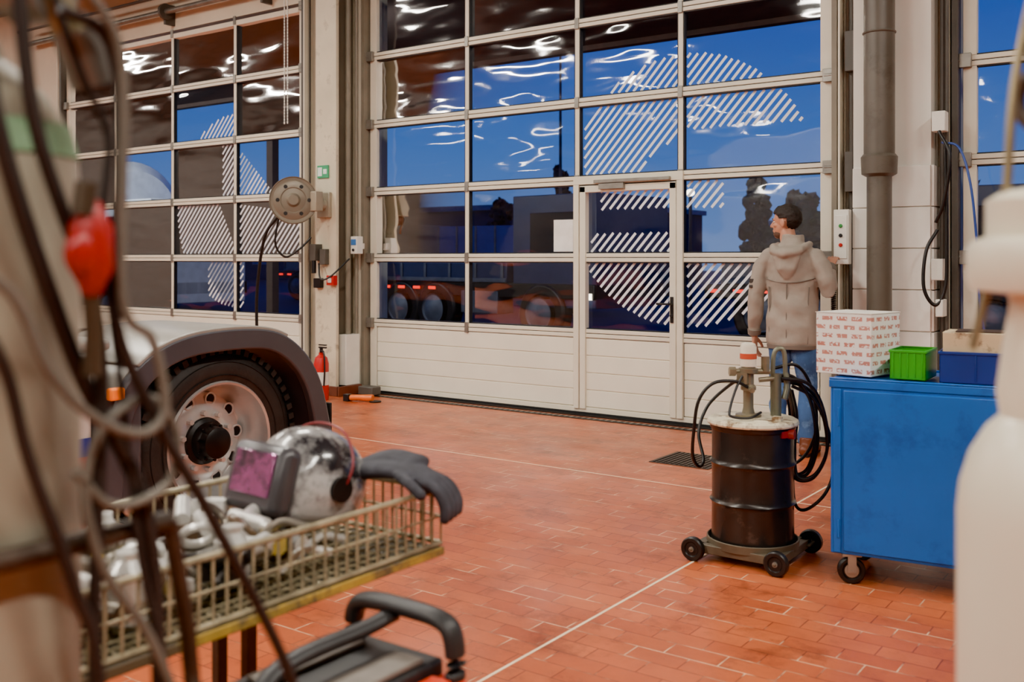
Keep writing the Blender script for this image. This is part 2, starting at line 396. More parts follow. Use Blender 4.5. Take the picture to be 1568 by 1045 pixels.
T=E('cordless_grinder',(.22,.05,0)); bm=bmesh.new(); b_tube(bm,[(-7.25,6.98,.035),(-7.15,7.02,.04),(-7.02,7.06,.04)],[.03,.028,.035],n=12,mi=0); b_lathe(bm,[(0,.0),(.06,.0),(.06,.012),(0,.012)],Matrix.Translation((-7.0,7.07,.002)),n=20,mi=1); bx(bm,-7.31,-7.24,6.94,7.0,0,.07,1); fin(bm,'grinder_body',[M('orange_tool',(230,110,30),.4),black],T,bev=.004)

# ------------------------------------------------------------------ right pilaster
P=E('tiled_pilaster')
bm=bmesh.new(); bx(bm,-2.26,-1.72,7.42,7.63,0,5.3,0); fin(bm,'core',M('pilaster_white',(242,238,228),.5,0,.05,2),P)
bm=bmesh.new()
z=.0
while z<2.05:
    for a,b in((-2.26,-2.02),(-2.015,-1.72)): bx(bm,a,b,7.40,7.42,z+.003,z+.29)
    bx(bm,-1.72,-1.70,7.42,7.62,z+.003,z+.29)
    z+=.295
fin(bm,'glazed_tiles',M('white_glazed_tile',(250,248,240),.2,0,.04),P,bev=.003)
Q=E('drain_pipe')
bm=bmesh.new(); b_lathe(bm,[(.105,2.08),(.105,5.3)],Matrix.Translation((-2.03,7.26,0)),n=28); b_lathe(bm,[(.085,.0),(.085,1.98),(.12,2.0),(.125,2.12),(.11,2.14)],Matrix.Translation((-2.03,7.26,0)),n=28)
b_torus(bm,(-2.03,7.26,3.0),.107,.008)
for z in(1.0,2.9,3.9): bx(bm,-2.06,-2.0,7.3,7.399,z-.02,z+.02)
fin(bm,'pipe',M('grey_pipe',(98,92,82),.4,0,.12,4,stain=(82,74,64),stain_amt=.45),Q)
B=E('door_operator_box'); bm=bmesh.new(); bx(bm,-2.375,-2.265,7.325,7.395,1.36,1.76,0); bx(bm,-2.365,-2.275,7.318,7.327,1.40,1.72,0)
for z,mi in((1.50,1),(1.57,2),(1.64,3)): b_cyl(bm,(-2.32,7.32,z),(-2.32,7.306,z),.014,mi=mi)
fin(bm,'operator_body',[whitep,redp,black,M('green_btn',(40,140,60),.4)],B,bev=.006)
bm=bmesh.new(); b_tube(bm,[V((-2.39+.016*math.cos(i*.9),7.37+.016*math.sin(i*.9),1.35-i*.0022)) for i in range(260)],.005,n=6); fin(bm,'coiled_cord',rubber,B)
G=E('wall_conduits')
bm=bmesh.new()
for x,y,r in((-2.32,7.58,.018),(-1.66,7.50,.02),(-1.62,7.45,.012)): b_cyl(bm,(x,y,0.05),(x,y,5.2),r,n=10)
bx(bm,-2.35,-2.27,7.60,7.635,0,5.2); bx(bm,-2.35,-2.29,7.50,7.60,1.9,2.2); bx(bm,-2.35,-2.28,7.5,7.60,2.8,3.1)
fin(bm,'conduits',[dkgray],G,bev=.003)
bm=bmesh.new(); bx(bm,-1.69,-1.60,7.30,7.399,2.28,2.42); bx(bm,-1.66,-1.61,7.28,7.399,1.0,1.12); bx(bm,-1.70,-1.62,7.33,7.399,1.25,1.4)
fin(bm,'junction_boxes',[whitep],G,bev=.006)
hose('blue_cable',[(-1.62,7.3,2.2),(-1.5,7.25,2.15),(-1.42,7.2,1.9),(-1.38,7.2,1.5),(-1.36,7.2,1.1),(-1.3,7.2,.7)],.008,M('blue_cable',(40,70,150),.4),G)
hose('cable_loop',[(-1.66,7.34,1.6),(-1.72,7.28,1.45),(-1.73,7.26,1.2),(-1.66,7.28,1.08),(-1.6,7.3,1.2),(-1.59,7.3,1.5),(-1.6,7.3,2.2)],.012,rubber,G)
hose('cable_b',[(-1.64,7.3,2.28),(-1.56,7.25,2.1),(-1.6,7.27,1.8),(-1.66,7.3,1.65)],.012,rubber,G)

G2=E('ceiling_conduits')
bm=bmesh.new()
b_cyl(bm,(-14,7.5,4.45),(4,7.5,4.45),.035,n=12,mi=1); b_cyl(bm,(-14,7.42,4.62),(-8.2,7.42,4.62),.02,n=10)
for c in(-12.5,-10.7,-8.9,-6,-4.5,-3,0,2): b_cyl(bm,(c,7.5,4.45),(c+.04,7.5,4.45),.1,n=20); bx(bm,c-.02,c+.02,7.5,7.64,4.3,4.55)
bx(bm,-14,-8,7.0,7.1,4.75,4.95)
fin(bm,'shaft_and_conduits',[dkgray,steel],G2)
Ch=E('pull_chain'); bm=bmesh.new()
for xx in(-8.42,-8.47):
    z=2.9
    while z<4.6: b_box(bm,(xx,7.46,z),(.014,.008,.028)); z+=.034
fin(bm,'chain_links',whitep,Ch)

# ------------------------------------------------------------------ luminaires
lampglow=M('tube_glow',(255,246,232),.5,emit=(255,247,234),estr=30)
for x in(-16.4,-9.7,-4.6,1.6):
    for y in(4.3,1.2,-1.9,-5.2,-8.6):
        Lp=E('fluorescent_light',(x,y,5.02))
        bm=bmesh.new(); b_box(bm,(0,0,.05),(.2,1.7,.07)); b_cyl(bm,(0,-.6,.08),(0,-.6,.28),.008); b_cyl(bm,(0,.6,.08),(0,.6,.28),.008); fin(bm,'housing',whitep,Lp,bev=.006)
        bm=bmesh.new(); b_cyl(bm,(-.05,-.8,0),(-.05,.8,0),.022,n=10); b_cyl(bm,(.05,-.8,0),(.05,.8,0),.022,n=10); fin(bm,'tubes',lampglow,Lp)
        ld=bpy.data.lights.new('lamp','AREA'); ld.shape='RECTANGLE'; ld.size=.22; ld.size_y=1.6; ld.energy=150 if y>-3 else 120; ld.color=(1,.94,.84)
        lo=bpy.data.objects.new('lamp',ld); bpy.context.scene.collection.objects.link(lo); lo.parent=Lp; lo.location=(0,0,-.03)

# ------------------------------------------------------------------ truck in the left bay
TK=E('truck')
fgrey=M('fender_dark_grey',(80,80,86),.35,0,.1,5)
fcream=M('fender_light',(166,162,154),.25,0,.06,4)
tyrem=M('tyre_rubber',(46,44,43),.55,0,.25,9,bump=.2,bscale=60)
rimm=M('rim_silver',(212,211,209),.22,.5,.10,8)
hubm=M('hub_black',(24,23,24),.4,.2,.2)
def wheel(cx,cy,cz,par,deep=True,sgn=1,nm='wheel'):
    Mx=Matrix.Translation((cx,cy,cz))@Matrix.Rotation(sgn*PI/2,4,'Y')
    bm=bmesh.new()
    b_lathe(bm,[(.295,-.03),(.33,-.006),(.39,.0),(.43,-.012),(.462,-.035),(.472,-.06),(.472,-.24),(.462,-.265),(.43,-.29),(.33,-.295),(.295,-.27)],Mx,n=72)
    for rr,h in((.345,.001),(.41,-.003)): 
        b_lathe(bm,[(rr-.003,h-.004),(rr,h+.002),(rr+.003,h-.004)],Mx,n=72)
    n=54
    for i in range(n):
        a=2*PI*i/n
        for sgx,off in((-.05,0),(-.25,.5)):
            aa=a+off*2*PI/n
            Rr=Matrix.Rotation(sgn*PI/2,3,'Y')@Matrix.Rotation(aa,3,'Z')
            b_box(bm,Mx@V((.467*math.cos(aa),.467*math.sin(aa),sgx)),(.034,.030,.075),0,Rr)
        Rr=Matrix.Rotation(sgn*PI/2,3,'Y')@Matrix.Rotation(a,3,'Z')
        b_box(bm,Mx@V((.471*math.cos(a),.471*math.sin(a),-.15)),(.022,.036,.09),0,Rr)
    fin(bm,nm+'_tyre',tyrem,par)
    bm=bmesh.new()
    b_lathe(bm,[(.30,-.06),(.312,-.03),(.315,-.012),(.307,-.003),(.297,-.010),(.288,-.04),(.278,-.09),(.27,-.14),(.262,-.17),(.245,-.185),(.21,-.165),(.16,-.145),(.12,-.145)],Mx,n=64)
    for i in range(10):
        a=2*PI*i/10+.1
        c=Mx@V((.145*math.cos(a),.145*math.sin(a),-.148)); d=Mx@V((.145*math.cos(a),.145*math.sin(a),-.115)); b_cyl(bm,c,d,.014,n=6)
        b_torus(bm,Mx@V((.214*math.cos(a+.31),.214*math.sin(a+.31),-.160)),.030,.005,axis=(1,0,0),n=16,m=6)
    fin(bm,nm+'_rim',rimm,par)
    bm=bmesh.new()
    b_lathe(bm,[(.118,-.146),(.116,-.13),(.098,-.12),(.092,-.09),(.082,-.08),(.078,-.035),(.06,-.025),(0,-.022)],Mx,n=40)
    for i in range(10):
        a=2*PI*i/10+.1
        c=Mx@V((.214*math.cos(a+.31),.214*math.sin(a+.31),-.175)); d=Mx@V((.214*math.cos(a+.31),.214*math.sin(a+.31),-.161)); b_cyl(bm,c,d,.026,n=16)
        c=Mx@V((.09*math.cos(a),.09*math.sin(a),-.08)); d=Mx@V((.09*math.cos(a),.09*math.sin(a),-.07)); b_cyl(bm,c,d,.008,n=6)
    fin(bm,nm+'_hub',hubm,par)
WX,WYc,WZ=-4.10,3.21,.472
wheel(WX,WYc,WZ,TK)
wheel(WX-.33,WYc,WZ,TK,nm='inner_wheel')
wheel(-6.4,WYc,WZ,TK,sgn=-1,nm='far_wheel')
b=bmesh.new(); b_cyl(b,(-6.2,WYc,WZ),(-4.3,WYc,WZ),.09); bx(b,-5.65,-5.55,.2,3.95,.72,.98); bx(b,-4.95,-4.85,.2,3.95,.72,.98); bx(b,-5.65,-4.85,3.8,3.9,.7,.9); b_cyl(b,(-5.6,2.2,.8),(-4.9,2.2,.8),.06); fin(b,'chassis',hubm,TK)
prof=[(p.x,p.y) for p in cr([(a,b_,0) for a,b_ in [(2.50,.30),(2.52,.55),(2.60,.80),(2.74,.95),(2.95,1.03),(3.25,1.05),(3.5,1.02),(3.68,.91),(3.80,.74),(3.87,.5),(3.90,.34)]],6)]
def strip(name,prof,x0,x1,th,mat,par,bev=0,off=0.0):
    bm=bmesh.new(); rows=[]
    c=V((0,WYc,.4))
    for p in prof:
        o=V((0,p[0],p[1])); o=o+(c-o).normalized()*off; i=o+(c-o).normalized()*th
        rows.append([bm.verts.new((x1,o.y,o.z)),bm.verts.new((x0,o.y,o.z)),bm.verts.new((x0,i.y,i.z)),bm.verts.new((x1,i.y,i.z))])
    for A,B in zip(rows,rows[1:]):
        for k in range(4): bm.faces.new((A[k],A[(k+1)%4],B[(k+1)%4],B[k]))
    bm.faces.new(rows[0]); bm.faces.new(rows[-1][::-1])
    return fin(bm,name,mat,par,bev=bev)
strip('fender_lip',prof,-4.07,-4.02,.105,fgrey,TK,bev=.01)
top=[p for p in prof if p[1]>.90 and p[0]<3.58]
strip('fender_top_cover',top,-4.80,-4.025,.025,fcream,TK,bev=.006,off=-.014)
strip('fender_skin',prof,-4.79,-4.07,.02,fcream,TK)
strip('fender_inner',prof,-4.78,-4.08,.03,fgrey,TK,off=.022)
bm=bmesh.new(); bx(bm,-4.75,-4.06,3.905,3.92,.22,.6); fin(bm,'mud_flap',rubber,TK,bev=.004)
bm=bmesh.new(); bx(bm,-4.12,-4.05,2.485,2.725,.30,.80,0); bx(bm,-4.75,-4.04,1.2,2.47,.32,.98,1); bx(bm,-5.9,-4.1,1.3,2.60,.985,1.04,1)
fin(bm,'side_skirt',[fgrey,M('truck_white',(216,212,204),.3,0,.04)],TK,bev=.02)
bm=bmesh.new(); bx(bm,-4.042,-4.036,1.25,2.46,.54,.62,0); bx(bm,-4.042,-4.036,1.25,2.46,.475,.54,1); fin(bm,'stripe_decal',[M('stripe_blue',(40,60,150),.35),M('stripe_red',(190,40,40),.35)],TK,smooth=False)
bm=bmesh.new(); b_box(bm,(-4.015,2.565,.80),(.04,.075,.055),0); fin(bm,'marker_lamp',M('amber_lens',(245,130,20),.25,emit=(255,100,5),estr=.7),TK,bev=.01)
bm=bmesh.new(); bx(bm,-5.9,-4.9,3.9,4.0,.55,.7); fin(bm,'rear_crossmember',fgrey,TK,bev=.01)
bm=bmesh.new()
pf=[(1.15,.35),(1.15,2.9),(.9,3.1),(-.5,3.1),(-.95,2.6),(-1.15,1.6),(-1.2,.35)]
A=[bm.verts.new((-4.15,p[0],p[1])) for p in pf]; Bv=[bm.verts.new((-6.45,p[0],p[1])) for p in pf]
bm.faces.new(A); bm.faces.new(Bv[::-1])
for i in range(len(pf)): bm.faces.new((A[i],A[(i+1)%len(pf)],Bv[(i+1)%len(pf)],Bv[i]))
fin(bm,'cab_shell',M('cab_white',(228,226,220),.25,0,.03),TK,bev=.06)
bm=bmesh.new(); bx(bm,-4.16,-4.135,-.75,.35,1.7,2.5); b_box(bm,(-5.3,-1.06,2.1),(2.0,.04,.85),0,Matrix.Rotation(math.radians(-14),3,'X')); bx(bm,-4.25,-3.98,-1.1,-.95,1.7,2.3)
fin(bm,'cab_windows',black,TK,bev=.02)
wheel(-4.15,-.2,WZ,TK,nm='front_wheel')

# ------------------------------------------------------------------ person
def build_man(loc,rz):
    MAN=E('man',loc,rz)
    jack=M('jacket_fabric',(158,146,134),.75,0,.07,10,bump=.15,bscale=35)
    jeans=M('denim',(58,92,142),.85,0,.3,7,bump=.3,bscale=200,stain=(104,138,182),stain_amt=.42,stain_scale=5)
    skin=M('skin',(196,136,108),.5,0,.06,12)
    hairm=M('dark_hair',(36,27,22),.6,0,.4,60,bump=.6,bscale=160)
    shoem=M('brown_leather_shoe',(110,58,36),.45,0,.2)
    clouds=bpy.data.textures.new('fold_noise','CLOUDS'); clouds.noise_scale=.10; clouds.noise_depth=0
    creases=bpy.data.textures.new('crease_noise','MARBLE'); creases.noise_scale=.14; creases.turbulence=7
    bm=bmesh.new()
    b_tube(bm,[(0,0,.77),(0,0,.80),(0,0,.92),(0,.005,1.05),(0,.01,1.17),(0,.01,1.29),(0,.005,1.38),(0,-.005,1.44),(0,-.01,1.49),(0,-.005,1.53)],
           [(.168,.125),(.182,.138),(.186,.14),(.178,.132),(.182,.132),(.195,.134),(.19,.124),(.155,.105),(.098,.083),(.076,.076)],n=36,ref=(1,0,0))
    la=[(-.155,0,1.415),(-.20,-.005,1.36),(-.238,-.02,1.25),(-.26,-.03,1.14),(-.275,-.015,1.0),(-.285,.01,.865)]
    b_tube(bm,la,[.070,.072,.064,.059,.053,.044],n=20,round_=True)
    ra=[(.155,0,1.415),(.205,-.01,1.36),(.245,-.025,1.26),(.262,-.02,1.165),(.257,.05,1.205),(.235,.115,1.27),(.215,.165,1.325)]
    b_tube(bm,ra,[.070,.072,.064,.059,.055,.049,.042],n=20,round_=True)
    b_tube(bm,cr([(-.115,.03,1.50),(-.115,-.06,1.48),(-.06,-.125,1.45),(0,-.145,1.44),(.06,-.125,1.45),(.115,-.06,1.48),(.115,.03,1.50)],4),[(.030,.030)]*6+[(.034,.046)]*13+[(.030,.030)]*6,n=12,round_=True)
    b_tube(bm,[(0,-.10,1.47),(0,-.13,1.40),(0,-.135,1.33),(0,-.125,1.27)],[(.11,.03),(.10,.035),(.07,.03),(.03,.018)],n=20,ref=(1,0,0),round_=True)
    b_tube(bm,[(0,0,1.48),(0,.005,1.575)],[.086,.076],n=20)
    jo=fin(bm,'jacket',jack,MAN); remesh(jo,.008,3,.5)
    dm=jo.modifiers.new('folds','DISPLACE'); dm.texture=clouds; dm.strength=.024; dm.mid_level=.5; dm.texture_coords='LOCAL'
    dm=jo.modifiers.new('creases','DISPLACE'); dm.texture=creases; dm.strength=.007; dm.mid_level=.5; dm.texture_coords='LOCAL'
    bm=bmesh.new()
    b_tube(bm,[(0,0,.785),(0,0,.758)],[(.184,.14),(.180,.136)],n=36,ref=(1,0,0))
    b_tube(bm,[(-.283,.004,.885),(-.286,.012,.85)],[.050,.047],n=18); b_tube(bm,[(.224,.142,1.30),(.208,.182,1.344)],[.050,.047],n=18)
    def tor(z,a):
        T=[(.77,.168,.125),(.80,.182,.138),(.92,.186,.14),(1.05,.178,.132),(1.17,.182,.132),(1.29,.195,.134),(1.38,.19,.124)]
        for (z0,rx0,ry0),(z1,rx1,ry1) in zip(T,T[1:]):
            if z0<=z<=z1:
                t=(z-z0)/(z1-z0); return V(((rx0+(rx1-rx0)*t)*math.cos(a),(ry0+(ry1-ry0)*t)*math.sin(a)+.004,z))
        return V((0,0,z))
    b_tube(bm,[tor(z,-PI/2) for z in (.79,.85,.92,1.0,1.08,1.17,1.22)],.004,n=6)
    b_tube(bm,[tor(1.24-.04*math.cos((a+PI/2)*1.2)+.03,a) for a in [-PI+.35+i*(PI-.7)/14 for i in range(15)]],.004,n=6)
    for s in(-1,1): b_tube(bm,[tor(z,-PI/2+s*(.85+.12*(z-.8))) for z in (.80,.9,1.0,1.1,1.2)],.004,n=6)
    fin(bm,'hem_and_cuffs',M('jacket_trim',(118,106,96),.8),MAN)
    bm=bmesh.new(); b_box(bm,(-.272,-.062,1.24),(.035,.05,.03),0); b_box(bm,(-.276,-.066,1.2),(.03,.05,.02),0); fin(bm,'sleeve_badge',M('badge',(60,50,45),.6),MAN,bev=.004)
    bm=bmesh.new()
    b_tube(bm,[(0,0,.93),(0,0,.86),(0,0,.79)],[(.158,.115),(.162,.12),(.158,.118)],n=28,ref=(1,0,0))
    b_tube(bm,[(-.082,0,.84),(-.088,.0,.70),(-.096,.012,.5),(-.1,-.005,.36),(-.103,-.02,.2),(-.103,-.02,.075)],[.094,.088,.068,.066,.058,.060],n=20)
    b_tube(bm,[(.082,0,.84),(.088,.015,.70),(.096,.04,.5),(.1,.025,.36),(.102,.01,.2),(.102,.01,.075)],[.094,.088,.068,.066,.058,.060],n=20)
    je=fin(bm,'jeans',jeans,MAN); remesh(je,.008,3,.5)
    dm=je.modifiers.new('folds','DISPLACE'); dm.texture=clouds; dm.strength=.022; dm.texture_coords='LOCAL'
    dm=je.modifiers.new('creases','DISPLACE'); dm.texture=creases; dm.strength=.008; dm.texture_coords='LOCAL'
    for sx,yy,nm in((-.106,-.01,'left_shoe'),(.105,.02,'right_shoe')):
        bm=bmesh.new()
        b_tube(bm,[(sx,yy-.085,.045),(sx,yy-.03,.055),(sx,yy+.05,.05),(sx*1.05,yy+.12,.04),(sx*1.08,yy+.17,.032)],[(.038,.04),(.042,.055),(.044,.045),(.048,.035),(.04,.028)],n=16,ref=(1,0,0),round_=True)
        b_tube(bm,[(sx,yy-.035,.06),(sx,yy-.03,.13)],[.05,.048],n=16)
        o=fin(bm,nm,shoem,MAN); remesh(o,.007,3)
        bm=bmesh.new(); b_tube(bm,[(sx,yy-.10,.009),(sx,yy,.009),(sx*1.05,yy+.1,.009),(sx*1.08,yy+.19,.009)],[(.036,.009),(.04,.009),(.048,.009),(.03,.009)],n=12,ref=(1,0,0)); fin(bm,nm+'_sole',black,MAN)
    HR=math.radians(84); HL=(-.06,.03,1.66)
    bm=bmesh.new()
    b_ell(bm,(0,-.012,.03),(.075,.094,.09)); b_ell(bm,(0,.02,-.03),(.06,.07,.08)); b_ell(bm,(0,.058,-.09),(.03,.026,.024)); b_ell(bm,(0,.03,-.07),(.05,.05,.035))
    b_tube(bm,[(0,.083,.018),(0,.102,-.012),(0,.107,-.024)],[.008,.010,.012],n=10,round_=True); b_ell(bm,(0,.09,-.03),(.017,.012,.008))
    b_ell(bm,(0,.072,.024),(.05,.018,.011)); b_ell(bm,(0,.084,-.055),(.024,.011,.006)); b_ell(bm,(0,.082,-.065),(.022,.011,.006))
    for s in(-1,1): b_ell(bm,(s*.077,-.012,-.005),(.009,.02,.032),Matrix.Rotation(s*.3,3,'Z')); b_ell(bm,(s*.045,.055,-.018),(.018,.02,.016))
    b_tube(bm,[(0,-.01,-.06),(-.02,-.045,-.2)],[.056,.06],n=20)
    ho=fin(bm,'head',skin,MAN,loc=HL,rot=(0,0,HR)); remesh(ho,.0045,3,.5)
    bm=bmesh.new()
    for s in(-1,1): b_ell(bm,(s*.03,.070,.006),(.013,.011,.008),mi=0); b_ell(bm,(s*.03,.079,.006),(.006,.003,.006),mi=1); b_tube(bm,[(s*.014,.086,.026),(s*.03,.086,.031),(s*.046,.077,.026)],.004,n=6,mi=1)
    fin(bm,'eyes_and_brows',[M('eye_white',(215,208,198),.3),hairm],MAN,loc=HL,rot=(0,0,HR))
    bm=bmesh.new(); b_ell(bm,(0,-.018,.038),(.085,.104,.097),u=72,v=52)
    rm=[]
    for v in bm.verts:
        x,y,z=v.co
        k=mnoise.noise(v.co*40)*.006+mnoise.noise(v.co*110)*.004
        if y>.04 and z>.06: k+=.008
        hl=.066 if y>.05 else (.02+.046*max(0,(y-.012)/.038) if y>.012 else (-.03 if y>-.0 else -.085))
        if abs(x)>.05 and -.036<y<.012: hl=.03
        v.co+=(v.co-V((0,-.015,.04))).normalized()*k
        if z<hl: rm.append(v)
    bmesh.ops.delete(bm,geom=rm,context='VERTS')
    hh=fin(bm,'hair',hairm,MAN,loc=HL,rot=(0,0,HR),ang=180); sd=hh.modifiers.new('s','SOLIDIFY'); sd.thickness=.02; sd.offset=-1
    bm=bmesh.new(); b_ell(bm,(0,.036,-.078),(.052,.053,.037)); rm=[v for v in bm.verts if v.co.z>-.062 and v.co.y>.06]; bmesh.ops.delete(bm,geom=rm,context='VERTS'); fin(bm,'stubble_beard',M('stubble',(96,66,52),.8,0,.2,60),MAN,loc=HL,rot=(0,0,HR))
    def hand(name,Wp,d,n,s,curl,par,spread=.0):
        Wp,d,n,s=V(Wp),V(d).normalized(),V(n).normalized(),V(s).normalized()
        bm=bmesh.new()
        b_tube(bm,[Wp-d*.03,Wp+d*.0,Wp+d*.03,Wp+d*.065,Wp+d*.09],[(.026,.022),(.027,.021),(.036,.017),(.041,.015),(.038,.012)],n=16,ref=s)
        for off,Ln in((.030,.072),(.010,.082),(-.010,.076),(-.029,.06)):
            p=Wp+d*.082+s*off; pts=[p-d*.02]; a=math.radians(curl[0]); pts.append(p)
            for j,fr_ in enumerate((.45,.3,.25)):
                dd=d*math.cos(a)+n*math.sin(a)+s*off*spread; p=p+dd*Ln*fr_; pts.append(p); a+=math.radians(curl[1])
            b_tube(bm,pts,[.0088,.0088,.0084,.0078,.0068],n=10,round_=True)
        p=Wp+d*.02+s*.024; q=[p]
        for dd,l in((d*.55+s*.75+n*.25,.035),(d*.8+s*.45+n*.4,.032),(d*.95+s*.1+n*.4,.026)): p=p+dd.normalized()*l; q.append(p)
        b_tube(bm,q,[.015,.0125,.0105,.009],n=10,round_=True)
        o=fin(bm,name,skin,par); remesh(o,.003,2,.3)
    hand('left_hand',(-.286,.015,.835),(.0,.08,-1),(1,.15,0),(0,1,.1),(12,18),MAN,3)
    hand('right_hand',(.207,.182,1.345),(.05,.8,.6),(0,.5,-.8),(-1,0,0),(8,30),MAN,2)
    return MAN
build_man((-2.56,6.985,0),math.radians(2))

# ------------------------------------------------------------------ oil drum on dolly with pump
ca,sa=math.cos(math.radians(35.8)),math.sin(math.radians(35.8))
DR=E('oil_drum_with_pump',(-1.83,4.47,0))
def UW(u,w,z): return (ca*u-sa*w, sa*u+ca*w, z)
drumm=M('drum_black',(50,46,44),.26,.25,.25,5,stain=(78,70,64),stain_amt=.36,stain_scale=7,bump=.1,bscale=20)
bm=bmesh.new()
b_lathe(bm,[(0,.072),(.188,.072),(.196,.066),(.198,.08),(.19,.09),(.188,.25),(.192,.262),(.199,.27),(.192,.278),(.188,.29),(.188,.43),(.192,.442),(.199,.45),(.192,.458),(.188,.47),(.188,.60),(.196,.61),(.198,.624),(.19,.63),(0,.626)],n=64)
fin(bm,'drum',drumm,DR)
bm=bmesh.new(); b_lathe(bm,[(0,.632),(.2,.632),(.208,.628),(.212,.636),(.208,.648),(.195,.655),(.09,.657),(.07,.66),(0,.66)],n=56); b_ell(bm,(-.1,-.06,.656),(.03,.02,.007)); b_ell(bm,(.08,-.1,.656),(.04,.02,.006)); b_box(bm,(.14,-.05,.667),(.04,.03,.02))
fin(bm,'lid',M('stained_cream_lid',(232,222,192),.4,0,.12,9,stain=(120,88,52),stain_amt=.44,stain_scale=9),DR)
bm=bmesh.new(); b_cyl(bm,UW(.13,-.14,.60),UW(.155,-.155,.60),.022,n=20); b_box(bm,UW(.11,-.155,.60),(.05,.02,.03),0,Matrix.Rotation(math.radians(60),3,'Z')); fin(bm,'red_label',M('worn_red',(140,30,26),.5,0,.3),DR)
dolm=M('dolly_steel',(104,94,78),.5,.4,.3,8)
bm=bmesh.new()
bx(bm,-.21,.21,-.2,-.155,.035,.075); bx(bm,-.21,.21,.155,.2,.035,.075); bx(bm,-.21,-.165,-.2,.2,.035,.075); bx(bm,.165,.21,-.2,.2,.035,.075); bx(bm,-.2,.2,-.03,.03,.045,.07)
b_lathe(bm,[(.205,.06),(.212,.06),(.212,.10),(.205,.10),(.205,.06)],n=48)
for sx in(-1,1):
    for sy in(-1,1):
        b_box(bm,(sx*.205,sy*.18,.055),(.04,.09,.012)); b_cyl(bm,(sx*.20,sy*.215-.035,.055),(sx*.20,sy*.215+.035,.055),.008,n=8)
fin(bm,'dolly_frame',dolm,DR,bev=.004)
bm=bmesh.new()
for sx in(-1,1):
    for sy in(-1,1):
        Mx=Matrix.Translation((sx*.20,sy*.222,.055))@Matrix.Rotation(PI/2,4,'X')
        b_lathe(bm,[(0,-.012),(.03,-.012),(.035,-.018),(.05,-.018),(.055,-.012),(.055,.012),(.05,.018),(.035,.018),(.03,.012),(0,.012)],Mx,n=28)
        b_lathe(bm,[(0,-.02),(.012,-.02),(.012,.02),(0,.02)],Mx,n=12,mi=1)
fin(bm,'dolly_wheels',[rubber,steel],DR)
bm=bmesh.new()
Mx=Matrix.Translation(UW(-.02,0,0))
b_lathe(bm,[(.06,.655),(.06,.67),(.03,.675),(.024,.70),(.024,.78),(.036,.785),(.036,.80),(.026,.81),(.026,.86),(.045,.865),(.045,.885),(.03,.89)],Mx,n=24,mi=0)
b_lathe(bm,[(.03,.89),(.038,.895),(.038,.985),(.032,1.0),(.02,1.005),(.0,1.005)],Mx,n=24,mi=1)
b_lathe(bm,[(.0385,.93),(.0395,.931),(.0395,.955),(.0385,.956)],Mx,n=24,mi=2)
b_cyl(bm,UW(-.10,0,.87),UW(.08,0,.87),.014,mi=0); b_cyl(bm,UW(-.11,0,.87),UW(-.08,0,.87),.022,n=6,mi=0); b_cyl(bm,UW(.03,0,.83),UW(.13,0,.84),.012,mi=0); b_cyl(bm,UW(-.02,-.02,.79),UW(-.02,-.08,.79),.012,mi=0)
b_cyl(bm,UW(.06,0,.87),UW(.06,0,.94),.02,n=12,mi=0); b_box(bm,UW(-.05,-.02,.84),(.05,.03,.05),0)
fin(bm,'pump',[M('pump_metal',(140,130,106),.35,.5,.2,15),M('pump_cap_cream',(232,224,204),.4,0,.1,10,stain=(160,120,70),stain_amt=.35,stain_scale=12),M('pump_label',(196,80,50),.4)],DR)
bm=bmesh.new(); b_tube(bm,cr([UW(.1,.02,.66),UW(.1,.02,.88),UW(.11,.02,.96),UW(.14,.02,.975),UW(.155,.02,.95),UW(.16,.02,.86)],6),.011,n=12); b_tube(bm,[UW(.115,.0,.66),UW(.115,.0,.86)],.02,n=14); b_tube(bm,cr([UW(.16,.02,.86),UW(.165,.01,.80),UW(.15,0,.74)],5),.015,n=10)
fin(bm,'grease_gun_holder',M('holder_steel',(132,132,112),.4,.5,.2),DR)
def uwl(l): return [UW(*p) for p in l]
hose('hose_left_loop',uwl([(-.03,-.03,.80),(-.1,-.05,.83),(-.2,-.06,.82),(-.265,-.06,.74),(-.285,-.05,.60),(-.285,-.02,.48),(-.25,.02,.42),(-.215,.08,.44),(-.225,.15,.56),(-.17,.2,.68),(-.08,.16,.78),(-.04,.05,.83)]),.008,rubber,DR)
hose('hose_left_inner',uwl([(-.04,-.02,.87),(-.09,-.06,.80),(-.13,-.1,.70),(-.12,-.12,.675),(-.04,-.12,.67),(.02,-.08,.69)]),.006,rubber,DR)
for i,(rx,dz,w) in enumerate(((.0,0,.02),(.02,-.03,.05),(.045,-.02,-.02),(.03,.05,.1),(.06,-.05,.04))):
    hose('hose_right_loop',uwl([(.13,w,.85+dz*.5),(.2+rx,w,.84+dz),(.265+rx,w,.76+dz),(.30+rx,w,.62+dz),(.30+rx,w+.02,.50+dz),(.27+rx*.5,w+.03,.40+dz),(.22,w+.05,.38+dz*.5),(.215,w+.08,.5),(.225,w+.08,.65),(.19,w+.04,.78)]),.008,rubber,DR)
hose('hose_low_loop',uwl([(.19,.02,.80),(.29,.02,.74),(.36,.0,.58),(.375,-.02,.42),(.33,-.03,.30),(.25,0,.22),(.215,.06,.24),(.22,.12,.4)]),.008,rubber,DR)

